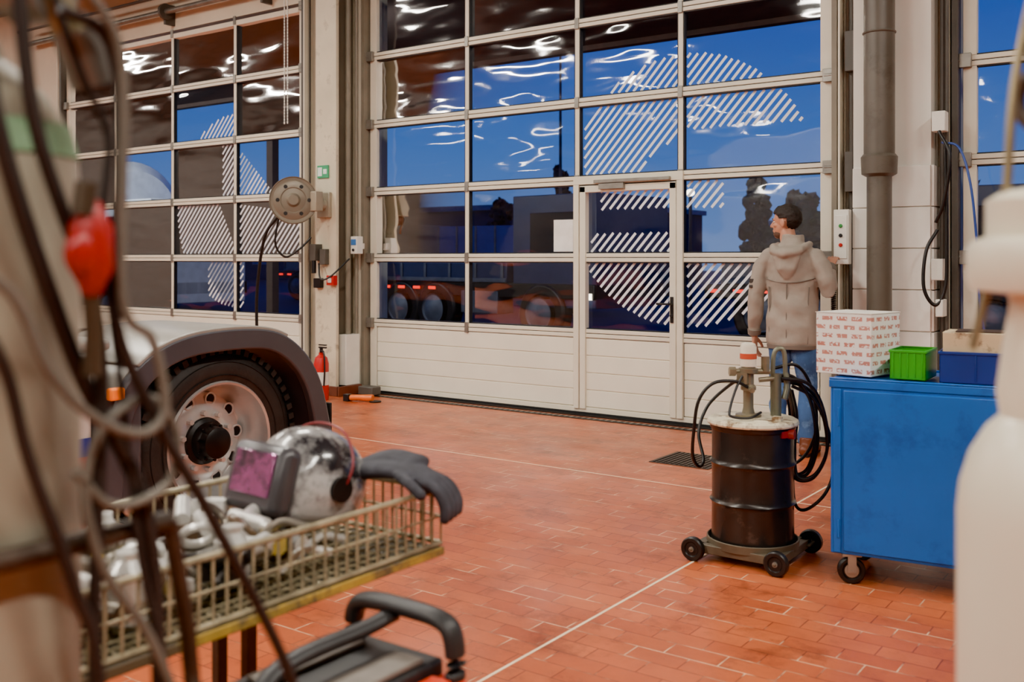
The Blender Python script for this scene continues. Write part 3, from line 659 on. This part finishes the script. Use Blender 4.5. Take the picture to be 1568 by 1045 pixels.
# ------------------------------------------------------------------ blue cabinet
CB=E('tool_cabinet',(-1.41,4.31,0),math.radians(6.6))
blue=M('blue_enamel',(8,98,190),.35,0,.08,3,stain=(6,82,168),stain_amt=.42,stain_scale=4,bump=.08,bscale=8)
bm=bmesh.new(); Wd,Dp=.72,.50
bx(bm,0,Wd,0,Dp,.13,.845); bx(bm,-.006,Wd+.006,-.006,Dp+.006,.845,.88)
bx(bm,.012,.045,-.008,0,.135,.84); bx(bm,.055,Wd-.012,-.010,0,.145,.835)
bx(bm,-.006,Wd+.006,-.006,.01,.88,.888); bx(bm,-.006,Wd+.006,Dp-.01,Dp+.006,.88,.888)
fin(bm,'cabinet_body',blue,CB,bev=.005)
bm=bmesh.new(); bx(bm,Wd-.07,Wd-.045,-.03,-.01,.5,.62); b_tube(bm,[(Wd+.006,.05,.82),(Wd+.05,.05,.84),(Wd+.05,.4,.84),(Wd+.006,.4,.82)],.01,n=10); bx(bm,.03,.04,-.014,-.008,.2,.28); bx(bm,.03,.04,-.014,-.008,.68,.76)
fin(bm,'handles_and_hinges',blue,CB,bev=.003)
bm=bmesh.new()
for x,y,a in((.07,.06,20),(.07,.44,-15),(.65,.06,40),(.65,.44,0)):
    Rz=Matrix.Rotation(math.radians(a),4,'Z'); T0=Matrix.Translation((x,y,0))@Rz
    Mx=T0@Matrix.Translation((0,-.03,.058))@Matrix.Rotation(PI/2,4,'X')
    b_lathe(bm,[(0,-.012),(.035,-.012),(.04,-.018),(.052,-.018),(.058,-.01),(.058,.01),(.052,.018),(.04,.018),(.035,.012),(0,.012)],Mx,n=28,mi=0)
    b_lathe(bm,[(.03,-.014),(.03,-.0145),(0,-.02)],Mx,n=16,mi=1); b_lathe(bm,[(0,.02),(.03,.0145),(.03,.014)],Mx,n=16,mi=1)
    for s in(-1,1):
        c=T0@V((0,-.03+s*.024,.09)); b_box(bm,c,(.035,.004,.08),1,Rz.to_3x3())
    b_box(bm,T0@V((0,-.015,.125)),(.08,.08,.01),1,Rz.to_3x3())
    b_cyl(bm,T0@V((0,-.06,.058)),T0@V((0,0,.058)),.007,n=8,mi=1)
fin(bm,'casters',[rubber,M('caster_metal',(165,155,140),.4,.6,.2)],CB)
def carton_mat():
    m=bpy.data.materials.new('printed_carton'); m.use_nodes=True; nt=m.node_tree; b=nt.nodes['Principled BSDF']; L=nt.links.new
    tc=nt.nodes.new('ShaderNodeTexCoord'); sep=nt.nodes.new('ShaderNodeSeparateXYZ'); L(tc.outputs['Object'],sep.inputs[0])
    ad=nt.nodes.new('ShaderNodeMath'); ad.operation='ADD'; L(sep.outputs[0],ad.inputs[0]); L(sep.outputs[1],ad.inputs[1])
    cb=nt.nodes.new('ShaderNodeCombineXYZ'); L(ad.outputs[0],cb.inputs[0]); L(sep.outputs[2],cb.inputs[1])
    br=nt.nodes.new('ShaderNodeTexBrick'); br.inputs['Scale'].default_value=1; br.inputs['Brick Width'].default_value=.07; br.inputs['Row Height'].default_value=.038; br.inputs['Mortar Size'].default_value=.010; br.inputs['Mortar Smooth'].default_value=0
    br.inputs['Color1'].default_value=lin((190,120,104)); br.inputs['Color2'].default_value=lin((196,136,122)); br.inputs['Mortar'].default_value=lin((240,238,232)); L(cb.outputs[0],br.inputs['Vector'])
    n=nt.nodes.new('ShaderNodeTexNoise'); n.inputs['Scale'].default_value=90; L(tc.outputs['Object'],n.inputs['Vector'])
    r=nt.nodes.new('ShaderNodeValToRGB'); r.color_ramp.elements[0].position=.55; r.color_ramp.elements[1].position=.60; L(n.outputs['Fac'],r.inputs['Fac'])
    mx=nt.nodes.new('ShaderNodeMix'); mx.data_type='RGBA'; L(r.outputs['Color'],mx.inputs[0]); L(br.outputs['Color'],mx.inputs[6]); mx.inputs[7].default_value=lin((240,238,232))
    L(mx.outputs[2],b.inputs['Base Color']); b.inputs['Roughness'].default_value=.6; return m
CT=E('cardboard_carton',(-1.365,4.55,.889),math.radians(-11))
bm=bmesh.new(); b_box(bm,(0,0,.135),(.26,.27,.27)); fin(bm,'carton_body',carton_mat(),CT,bev=.003)
bm=bmesh.new(); bx(bm,-.132,.132,-.137,-.002,.2705,.2735); bx(bm,-.132,.132,.002,.137,.2705,.2735); fin(bm,'carton_flaps',M('carton_white',(235,230,220),.6),CT)
def bin_(name,loc,rz,w,d,h,mat,th=.006,ribs=5,parent=None):
    o=E(name,loc,rz); bm=bmesh.new()
    bx(bm,-w/2,w/2,-d/2,d/2,0,th)
    for s in(-1,1):
        bx(bm,min(s*w/2,s*(w/2-th)),max(s*w/2,s*(w/2-th)),-d/2,d/2,0,h); bx(bm,-w/2,w/2,min(s*d/2,s*(d/2-th)),max(s*d/2,s*(d/2-th)),0,h)
        bx(bm,-w/2-.004,w/2+.004,min(s*(d/2+.004),s*(d/2-th)),max(s*(d/2+.004),s*(d/2-th)),h-.012,h); bx(bm,min(s*(w/2+.004),s*(w/2-th)),max(s*(w/2+.004),s*(w/2-th)),-d/2,d/2,h-.012,h)
        for i in range(ribs):
            xx=-w/2+w*(i+.5)/ribs; bx(bm,xx-.003,xx+.003,min(s*d/2,s*(d/2+.004)),max(s*d/2,s*(d/2+.004)),.01,h-.012)
    fin(bm,'bin_shell',mat,o,bev=.002); return o
bin_('storage_bin',(-1.115,4.50,.889),math.radians(2),.145,.22,.125,M('green_plastic',(48,170,28),.35,0,.06))
g=bin_('storage_crate',(-.862,4.53,.889),math.radians(7),.275,.29,.13,M('blue_plastic',(18,52,134),.35,0,.1),ribs=1)
bm=bmesh.new(); bx(bm,-.125,.125,-.13,.13,.008,.205,0); bx(bm,-.127,.127,-.13,.0,.204,.207,0); bx(bm,-.08,.1,-.1,.05,.207,.213,1)
fin(bm,'cardboard_insert',[M('cardboard',(208,188,152),.8,0,.1,6,stain=(104,70,48),stain_amt=.40,stain_scale=9),M('dark_stain_rag',(60,40,30),.8)],g,bev=.003)

FD=E('floor_drain',(-3.04,6.35,0)); bm=bmesh.new(); bx(bm,-.22,.22,-.22,.22,-.002,.004)
for i in range(12): bx(bm,-.2+i*.034,-.186+i*.034,-.2,.2,.004,.008)
fin(bm,'grate',M('cast_iron',(66,56,50),.5,.4,.2),FD)

# ------------------------------------------------------------------ foreground: gas cylinders
def gas_cyl(name,loc,zs,mat,neck=True):
    o=E(name,loc); bm=bmesh.new()
    b_lathe(bm,[(0,0.032),(.105,0.032),(.115,.05),(.115,zs),(.112,zs+.03),(.102,zs+.065),(.085,zs+.095),(.062,zs+.118),(.045,zs+.13),(.04,zs+.15),(0,zs+.15)],n=56)
    fin(bm,'bottle',mat,o); return o
gcm=M('grey_cylinder_paint',(164,156,136),.5,.05,.12,4,stain=(126,100,78),stain_amt=.36,stain_scale=5)
brass=M('brass',(150,136,106),.35,.7,.2,10)
rust=M('dark_rusty_steel',(74,60,50),.5,.3,.3,14)
GLc=V((-1.035,.485,0))
GL=gas_cyl('gas_cylinder',GLc,1.47,gcm)
bm=bmesh.new(); b_cyl(bm,(0,0,1.62),(0,0,1.70),.02,mi=0); b_cyl(bm,(0,0,1.70),(0,0,1.725),.035,n=20,mi=1); b_cyl(bm,(0,0,1.66),(.1,.03,1.66),.014,mi=0); b_cyl(bm,(.08,.02,1.66),(.12,.035,1.66),.034,mi=1); b_cyl(bm,(.1,.03,1.69),(.1,.03,1.745),.022,mi=1)
b_cyl(bm,(.12,.03,1.66),(.12,.06,1.60),.016,mi=0); b_cyl(bm,(.13,.05,1.62),(.13,.07,1.57),.022,mi=1)
fin(bm,'valve_and_regulator',[brass,M('regulator_grey',(130,128,122),.32,.6,.2)],GL)
bm=bmesh.new(); b_lathe(bm,[(.112,1.501),(.114,1.502),(.105,1.535),(.103,1.534)],n=40); fin(bm,'colour_ring',M('ring_green',(120,154,116),.5),GL)
bm=bmesh.new()
def rel(l): return [V(p)-GLc for p in l]
b_tube(bm,rel([(-.905,.30,1.125),(-.905,.64,1.125)]),.011,n=12); b_tube(bm,rel([(-.905,.64,1.125),(-.915,.67,1.0),(-.93,.70,.8),(-.95,.72,.3),(-.95,.72,.03)]),.009,n=12)
b_tube(bm,rel([(-.905,.30,1.125),(-.905,.30,.5),(-.95,.30,.03)]),.012,n=12); b_box(bm,V((-1.04,.5,.016))-GLc,(.3,.50,.03))
b_tube(bm,rel([(-.92,.675,.95),(-.90,.69,.90),(-.88,.70,.92)]),.008,n=8)
fin(bm,'cylinder_rack',rust,GL)
hd=M('hose_dark',(40,34,32),.5,0,.25,12); hg=M('hose_grey',(104,98,88),.5,0,.2,12)
def YZ(l,x=-.88,dx=.0): return [V((x+dx*i,y,z))-GLc for i,(y,z) in enumerate(l)]
HS=GL
hose('hose_a',YZ([(.467,1.66),(.482,1.534),(.51,1.446),(.536,1.385),(.55,1.298),(.547,1.18),(.543,1.02),(.55,.7),(.56,.2),(.60,.045)],-.885),.007,hd,HS)
hose('hose_b',YZ([(.50,1.63),(.55,1.605),(.562,1.494),(.553,1.353),(.6,1.24),(.671,1.12),(.78,.913),(.84,.7),(.86,.3),(.88,.012)],-.87),.006,hd,HS)
hose('hose_c',YZ([(.40,1.40),(.45,1.369),(.485,1.297),(.53,1.25),(.578,1.23),(.603,1.252),(.589,1.32),(.556,1.366),(.556,1.585),(.51,1.66)],-.86),.005,hg,HS)
hose('hose_d',YZ([(.40,1.40),(.45,1.306),(.473,1.22),(.517,1.093),(.543,.99),(.58,.6),(.62,.045)],-.875),.006,hd,HS)
hose('hose_e',YZ([(.44,1.66),(.455,1.52),(.53,1.30),(.60,1.16),(.62,1.0),(.615,.8),(.62,.5),(.64,.045)],-.895),.008,hd,HS)
hose('hose_f',YZ([(.52,1.20),(.56,1.16),(.62,1.17),(.63,1.22),(.60,1.26),(.55,1.24),(.53,1.18),(.55,1.1),(.6,1.02),(.65,.9)],-.88),.005,hg,HS)
hose('hose_g',YZ([(.50,1.66),(.53,1.58),(.56,1.52),(.555,1.44),(.562,1.36),(.575,1.27),(.585,1.18),(.60,1.08),(.63,.95),(.66,.7)],-.89),.004,hd,HS)
bm=bmesh.new(); b_tube(bm,rel([(-.865,.527,1.445),(-.865,.527,1.43),(-.865,.528,1.39),(-.865,.528,1.375)]),[.012,.02,.02,.012],n=16,round_=True,mi=0); b_ell(bm,V((-.858,.515,1.405))-GLc,(.012,.018,.022),mi=0); b_tube(bm,rel([(-.868,.528,1.38),(-.868,.532,1.33),(-.868,.53,1.29)]),.009,n=12,mi=1); b_cyl(bm,V((-.86,.515,1.44))-GLc,V((-.86,.52,1.47))-GLc,.01,mi=1)
fin(bm,'torch_handle',[M('red_handle',(164,18,18),.35),M('torch_metal',(84,72,58),.4,.5,.2)],GL)
# ------------------------------------------------------------------ trolley with wire basket
TT=E('welding_trolley')
trol=M('trolley_grey',(104,98,86),.5,.3,.25,9); wire=M('basket_wire',(170,158,128),.4,.3,.4,20); yel=M('yellow_edge',(196,162,60),.5,0,.2,12,stain=(100,86,66),stain_amt=.5,stain_scale=6)
bx0,bx1,by0,by1,bz0,bz1=-1.95,-1.47,.80,1.76,.75,.872
bm=bmesh.new()
for x in(bx0,bx1):
    for z,r in((bz1,.007),(bz0,.006),((bz0+bz1)/2,.003)): b_cyl(bm,(x,by0,z),(x,by1,z),r,n=8)
    y=by0
    while y<=by1+.001: b_cyl(bm,(x,y,bz0),(x,y,bz1),.0032,n=6); y+=.03
for y in(by0,by1):
    for z,r in((bz1,.007),(bz0,.006),((bz0+bz1)/2,.003)): b_cyl(bm,(bx0,y,z),(bx1,y,z),r,n=8)
    x=bx0
    while x<=bx1: b_cyl(bm,(x,y,bz0),(x,y,bz1),.0032,n=6); x+=.03
y=by0
while y<=by1: b_cyl(bm,(bx0,y,bz0),(bx1,y,bz0),.0025,n=6); y+=.03
x=bx0
while x<=bx1: b_cyl(bm,(x,by0,bz0+.004),(x,by1,bz0+.004),.0025,n=6); x+=.03
fin(bm,'wire_basket',wire,TT)
bm=bmesh.new(); bx(bm,bx0,bx1+.005,by0,by1,bz0-.02,bz0-.008,0); bx(bm,bx1+.005,bx1+.012,by0,by1,bz0-.026,bz0-.006,1); bx(bm,bx0,bx1-.2,by0,by1-.25,.20,.22,0)
for x in(bx0+.1,bx1-.28):
    for y in(by0+.03,by1-.32): bx(bm,x-.013,x+.013,y-.013,y+.013,.1,bz0-.02,2)
fin(bm,'trolley_frame',[trol,yel,rust],TT,bev=.003)
bm=bmesh.new()
for x in(bx0+.1,bx1-.28):
    for y in(by0+.03,by1-.32):
        Mx=Matrix.Translation((x,y,.05))@Matrix.Rotation(PI/2,4,'Y'); b_lathe(bm,[(0,-.015),(.045,-.015),(.05,-.01),(.05,.01),(.045,.015),(0,.015)],Mx,n=24); bx(bm,x-.022,x-.018,y-.015,y+.015,.04,.11); bx(bm,x+.018,x+.022,y-.015,y+.015,.04,.11)
fin(bm,'trolley_casters',rubber,TT)
CL=TT; bm=bmesh.new()
cols_=[(216,214,208),(64,60,58),(200,172,50),(128,120,108),(232,230,224),(94,74,56)]
cm=[M('clutter_%d'%i,c,.3,.5 if i in(1,3,0) else 0,.2,14) for i,c in enumerate(cols_)]
for i in range(120):
    x=random.uniform(bx0+.06,bx1-.06); y=random.uniform(by0+.04,1.44); z=bz0+.03+random.choice((0,0,.03,.06))
    k=random.random(); mi=random.choice((0,0,1,1,1,2,3,3,4,5,5)); a=random.uniform(0,PI)
    d=V((math.cos(a),math.sin(a),random.uniform(-.1,.3)))
    if k<.35: b_tube(bm,[V((x,y,z+.02))-d*.05,V((x,y,z+.02))+d*.05,V((x,y,z+.02))+d*.06],[.018,.018,.010],n=16,mi=mi)
    elif k<.55: b_box(bm,(x,y,z+.02),(.07,.035,.03),mi,Matrix.Rotation(a,3,'Z'))
    elif k<.85: b_tube(bm,cr([V((x,y,z)),V((x,y,z+.03))+d*.05,V((x,y,z+.01))+d*.11],4),[.008]*9,n=8,mi=mi)
    else: b_torus(bm,(x,y,z+.02),.032,.008,axis=(d.x,d.y,1),mi=mi)
for (x,y,h,mi) in((-1.80,1.12,.13,4),(-1.84,1.0,.14,0),(-1.56,1.02,.12,0),(-1.58,1.26,.11,0),(-1.7,.9,.13,4)):
    b_lathe(bm,[(0,0),(.034,0),(.036,h*.75),(.02,h*.9),(.02,h),(0,h)],Matrix.Translation((x,y,bz0+.02)),n=20,mi=mi)
fin(bm,'small_tools_and_cans',cm,CL)
HM=E('welding_helmet',(-1.70,1.56,.895),math.radians(176))
shell=M('helmet_shell',(46,44,48),.2,0,.2,6,stain=(196,194,192),stain_amt=.50,stain_scale=4,coat=.6)
bm=bmesh.new(); b_ell(bm,(0,0,0),(.12,.15,.125),u=40,v=26)
for v in bm.verts:
    x,y,z=v.co
    if y>.05: v.co.y=.05+(y-.05)*.75; 
    if y>.03 and z<.03: v.co.x*=.92; v.co.y+=.02
    if z<-.07: v.co.z=-.07-(.0+(-.07-z)*.3)
fin(bm,'shell',shell,HM,rot=(math.radians(12),0,0),ang=60)
bm=bmesh.new(); R1=Matrix.Rotation(math.radians(16),3,'X')
b_box(bm,R1@V((0,.122,-.005)),(.19,.055,.15),0,R1); b_box(bm,R1@V((0,.10,-.075)),(.16,.05,.06),0,R1); fin(bm,'lens_frame',M('helmet_front',(70,68,72),.28,0,.15),HM,bev=.02)
bm=bmesh.new(); b_box(bm,R1@V((0,.150,.004)),(.135,.006,.092),0,R1); fin(bm,'lens',M('purple_lens',(160,80,140),.08,.6,.5,9,coat=1,stain=(70,46,72),stain_amt=.42,stain_scale=8),HM,bev=.002)
bm=bmesh.new(); b_tube(bm,cr([(-.122,0,-.01),(-.126,-.03,.05),(-.08,-.05,.108),(0,-.055,.126),(.08,-.05,.108),(.126,-.03,.05),(.122,0,-.01)],5),.003,n=8,mi=0); b_cyl(bm,(-.128,0,0),(-.11,0,0),.028,mi=1); b_cyl(bm,(.128,0,0),(.11,0,0),.028,mi=1)
fin(bm,'trim_and_knobs',[M('helmet_red',(140,36,44),.4),black],HM)
GV=E('work_gloves',(-1.50,1.70,.888),math.radians(20)); gl=M('glove_dark',(64,64,72),.8,0,.3,20,bump=.4)
bm=bmesh.new()
b_tube(bm,cr([(-.18,.02,.0),(-.1,0,.03),(0,0,.03),(.05,-.01,.01)],5),[(.045,.02)]*16,n=14,ref=(0,1,0),round_=True)
for j,off in enumerate((-.033,-.011,.011,.033)): b_tube(bm,cr([(.03,off,.02),(.07,off*1.2,.0),(.09,off*1.3,-.035),(.09,off*1.3,-.06)],4),.0125,n=10,round_=True)
b_tube(bm,[(-.02,-.04,.03),(.02,-.075,.02),(.05,-.085,.0)],.013,n=10,round_=True)
b_tube(bm,cr([(-.16,.06,.02),(-.08,.05,.05),(0,.03,.045)],4),[(.04,.018)]*9,n=12,ref=(0,1,0),round_=True)
o=fin(bm,'glove_pair',gl,GV); remesh(o,.005,2)
BC=E('battery_charger',(-1.225,1.20,0),0)
orange=M('orange_casing',(228,62,20),.35,0,.1); blk2=M('charger_black',(44,43,44),.45,0,.2)
bm=bmesh.new(); bx(bm,-.14,.14,-.19,.18,.08,.66,0); bx(bm,-.142,.085,-.192,.175,.61,.69,1); bx(bm,.085,.135,-.19,.14,.655,.672,0)
fin(bm,'casing',[orange,blk2],BC,bev=.014)
bm=bmesh.new()
b_tube(bm,cr([(-.128,.165,.66),(-.128,.165,.725),(-.10,.165,.757),(0,.165,.763),(.09,.165,.757),(.115,.165,.725),(.118,.165,.66)],5),[(.016,.022)]*31,n=14,ref=(0,0,1))
b_tube(bm,cr([(-.03,.165,.745),(-.03,.09,.74),(-.03,-.1,.735),(-.03,-.18,.675)],5),[(.013,.02)]*16,n=12,ref=(0,0,1))
bx(bm,.01,.075,-.1,.13,.69,.70,1); bx(bm,-.12,-.065,-.1,.13,.69,.70,1)
fin(bm,'carry_handle',[blk2,M('charger_panel_grey',(120,112,104),.5,0,.2,15)],BC,bev=.003)
bm=bmesh.new()
for sx in(-1,1):
    for sy in(-.12,.12): b_lathe(bm,[(0,-.02),(.055,-.02),(.06,-.01),(.06,.01),(.055,.02),(0,.02)],Matrix.Translation((sx*.12,sy,.06))@Matrix.Rotation(PI/2,4,'Y'),n=24)
fin(bm,'charger_wheels',rubber,BC)
wcm=M('white_cylinder_paint',(240,232,208),.35,0,.05,3)
GR=E('gas_cylinder',(-.145,1.252,0)); bm=bmesh.new(); zs=1.115
b_lathe(bm,[(0,0),(.105,0),(.115,.02),(.115,zs),(.112,zs+.03),(.102,zs+.065),(.085,zs+.095),(.062,zs+.118),(.045,zs+.13),(.04,zs+.15),(0,zs+.15)],n=56)
fin(bm,'bottle',wcm,GR)
bm=bmesh.new(); b_lathe(bm,[(.07,1.225),(.074,1.25),(.068,1.30),(.06,1.35),(.062,1.36),(.1,1.365),(.105,1.38),(.105,1.41),(.1,1.42),(.085,1.425),(.085,1.465),(.07,1.475),(.04,1.48),(0,1.48)],n=36,mi=0)
b_cyl(bm,(0,0,1.48),(0,0,1.56),.022,mi=1); b_tube(bm,cr([(0,0,1.56),(-.03,-.02,1.64),(-.02,0,1.72),(.02,.02,1.8)],5),.014,n=12,mi=1); b_torus(bm,(-.02,0,1.58),.035,.008,axis=(.3,1,0),mi=1)
fin(bm,'valve_guard',[wcm,rust],GR)
hose('guard_hose',[(-.02,0,1.78),(-.05,-.03,1.6),(-.06,-.04,1.45),(-.09,-.05,1.3)],.005,brass,GR)

# ------------------------------------------------------------------ outdoors
bm=bmesh.new(); bx(bm,-90,60,7.94,110,-.12,-.02); fin(bm,'ground_outside',asph,smooth=False)
bm=bmesh.new(); bx(bm,-25,10,7.94,12.3,4.45,4.6); bx(bm,-25,10,12.2,12.35,4.38,4.75)
for x in(-24,-14.2,9): bx(bm,x-.08,x+.08,12.15,12.3,-.02,4.45)
fin(bm,'canopy_roof',M('canopy_soffit',(84,68,58),.8),smooth=False)
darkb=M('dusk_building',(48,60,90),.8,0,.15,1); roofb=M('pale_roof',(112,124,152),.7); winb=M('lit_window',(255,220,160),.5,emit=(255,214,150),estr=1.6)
HB=E('warehouse_building'); bm=bmesh.new(); bx(bm,-75,-28,46,60,-.02,4.2,0); bx(bm,-75.3,-27.7,45.7,60,4.2,4.5,1); bx(bm,-24,14,58,66,-.02,3.4,0); bx(bm,-24.3,14.3,57.7,66,3.4,3.7,1)
for i in range(8): bx(bm,-72+i*5.5,-70+i*5.5,45.95,46,1,3.0,1 if i%2 else 2)
for i in range(7): bx(bm,-22+i*5,-20.6+i*5,57.95,58,1.2,2.4,2 if i%3==0 else 1)
fin(bm,'building_block',[darkb,roofb,winb],HB)
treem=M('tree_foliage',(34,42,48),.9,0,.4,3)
for (x,y,h,r) in((-26,40,6.0,1.1),(-16.2,40,5.2,1.1),(-15,41,4.4,1.5),(-11,31,3.6,2.0),(-8.6,33,3.8,2.4),(-5.5,30,3.6,1.8),(-31,42,4.6,2),(-1.5,34,4.4,2)):
    o=E('tree',(x,y,-.02)); bm=bmesh.new(); b_cyl(bm,(0,0,0),(0,0,h*.5),.12,n=8)
    for k in range(60):
        t=random.random(); rr=r*(1-.8*t)
        a=random.uniform(0,2*PI); q=rr*.85*random.random()
        b_ell(bm,(q*math.cos(a),q*math.sin(a),h*(.16+.78*t)),(rr*.26+.07,rr*.26+.07,h*.06),u=8,v=5)
    for v in bm.verts: v.co+=V((random.uniform(-.12,.12),random.uniform(-.12,.12),random.uniform(-.12,.12)))*(1 if v.co.z>.3 else 0)
    fin(bm,'foliage',treem,o,smooth=False)
LPp=E('lamp_post',(-19.5,30,-.02)); bm=bmesh.new(); b_cyl(bm,(0,0,0),(0,0,9.2),.07,.04,n=12); b_box(bm,(.3,0,9.2),(.8,.2,.1)); fin(bm,'post',dkgray,LPp)
redl=M('tail_lamp',(230,40,26),.3,emit=(255,36,14),estr=2.6); whl=M('yard_lamp_glow',(255,240,210),.4,emit=(255,238,205),estr=9); glz=M('vehicle_glass',(20,26,40),.1)
def parked(name,x,y,L_,hc,col,cab=True,tl=True,tank=False,rz=0,tn=7):
    o=E(name,(x,y,-.02),math.radians(rz)); bm=bmesh.new(); cmn=M(name+'_paint',col,.35,0,.1)
    bx(bm,0,L_,0,2.2,.75,1.0,1)
    if tank:
        b_tube(bm,[(.2,1.1,2.25),(.35,1.1,2.25),(L_-2.1,1.1,2.25),(L_-1.95,1.1,2.25)],[.9,1.1,1.1,.9],n=36)
        for k in range(5): b_tube(bm,[(.6+k*(L_-3)/4,1.1,2.25),(.66+k*(L_-3)/4,1.1,2.25)],[1.12,1.12],n=36,mi=2)
    else:
        bx(bm,.3,L_-1.9,.0,2.2,1.0,hc,0)
        for k in range(6): xx=.35+k*(L_-2.35)/5; bx(bm,xx-.03,xx+.03,-.03,0,1.0,hc,2)
        bx(bm,.3,L_-1.9,-.035,0,1.0,1.08,2)
    bx(bm,L_-1.8,L_,.05,2.15,.6,2.5 if cab else 1.6,0); bx(bm,L_-1.4,L_-.2,.03,2.17,1.5,2.2,3)
    bx(bm,2.6,3.5,-.02,.4,.45,.85,2)
    for wx in(1.0,1.95,L_-1.1): b_lathe(bm,[(0,-.12),(.3,-.12),(.32,-.02),(.47,-.02),(.5,-.06),(.5,-.25)],Matrix.Translation((wx,-.06,.5))@Matrix.Rotation(PI/2,4,'X'),n=28,mi=1); b_lathe(bm,[(0,.09),(.1,.09),(.26,.02),(.28,.05)],Matrix.Translation((wx,-.06,.5))@Matrix.Rotation(PI/2,4,'X'),n=28,mi=2)
    fin(bm,'body',[cmn,black,M(name+'_metal',(92,98,112),.5,.3,.2),glz],o,bev=.02)
    if tl:
        bm=bmesh.new()
        for i in range(tn): bx(bm,.1+i*.42,.28+i*.42,-.05,-.036,.86,.91,0)
        bx(bm,L_-.3,L_-.05,-.02,.05,.75,.85,1)
        fin(bm,'reflector_lamps',[redl,whl],o)
    return o
parked('flatbed_truck',-13.9,14.4,5.6,1.35,(42,56,92),rz=-6,tn=5)
parked('box_van',-18,21,5.4,2.3,(34,70,150),tl=False,rz=5)
parked('tipper_truck',-7.2,15.5,5.5,1.5,(58,68,92),rz=4,tn=3)
parked('reflection_tanker',-22.8,10.6,7.2,3.4,(225,228,232),tank=True,tl=False)  # added tanker, stands in for the white reflection in the left door glass
parked('dump_truck',-30,17,6.4,1.8,(60,66,80),tn=3)
parked('delivery_truck',-27,23.5,6.0,2.6,(90,96,112),tn=2)
parked('pickup_truck',-.6,14.5,5,1.3,(70,70,84),tn=2)
for i,(x,y) in enumerate(((-24,27),(-12.5,26),(-5,24),(1.5,27),(-34,34))):
    o=E('yard_bollard_light',(x,y,-.02)); bm=bmesh.new(); b_cyl(bm,(0,0,0),(0,0,3.2),.05,n=10,mi=0); b_ell(bm,(0,0,3.3),(.12,.12,.10),mi=1); fin(bm,'lamp',[dkgray,whl],o)
for nm,xx,en,rz in (('yard_fill',-16,240,15),('yard_fill',-9,110,10),('yard_fill',-2,110,-5)):  # added area lights without fixtures, brighten the parked vehicles
    ld=bpy.data.lights.new(nm,'AREA'); ld.size=.6; ld.energy=en; ld.color=(.92,.95,1)
    lo=bpy.data.objects.new(nm,ld); bpy.context.scene.collection.objects.link(lo); lo.location=(xx,8.4,4.3); lo.rotation_euler=(math.radians(62),0,math.radians(rz))

# ------------------------------------------------------------------ world: dusk sky
w=bpy.data.worlds.new('dusk_sky'); bpy.context.scene.world=w; w.use_nodes=True; nt=w.node_tree; L=nt.links.new
bg=nt.nodes['Background']; tc=nt.nodes.new('ShaderNodeTexCoord'); sp=nt.nodes.new('ShaderNodeSeparateXYZ'); L(tc.outputs['Generated'],sp.inputs[0])
r=nt.nodes.new('ShaderNodeValToRGB'); el=r.color_ramp.elements
el[0].position=0; el[0].color=lin((120,158,222)); el[1].position=.5; el[1].color=lin((20,64,170)); e=el.new(.12); e.color=lin((76,130,216)); e=el.new(.25); e.color=lin((34,94,204))
L(sp.outputs[2],r.inputs['Fac']); L(r.outputs['Color'],bg.inputs['Color']); bg.inputs['Strength'].default_value=.9

# ------------------------------------------------------------------ camera
cd=bpy.data.cameras.new('camera'); co=bpy.data.objects.new('camera',cd); bpy.context.scene.collection.objects.link(co)
co.location=(0,0,1.4); co.rotation_euler=(PI/2,0,math.radians(35.8)); cd.lens=35.13; cd.sensor_width=36; cd.shift_y=-.0804
cd.clip_start=.05; cd.clip_end=300
cd.dof.use_dof=True; cd.dof.focus_distance=6.5; cd.dof.aperture_fstop=3.0
bpy.context.scene.camera=co
vs=bpy.context.scene.view_settings
vs.view_transform='AgX'; vs.look='AgX - Punchy'; vs.exposure=0.6
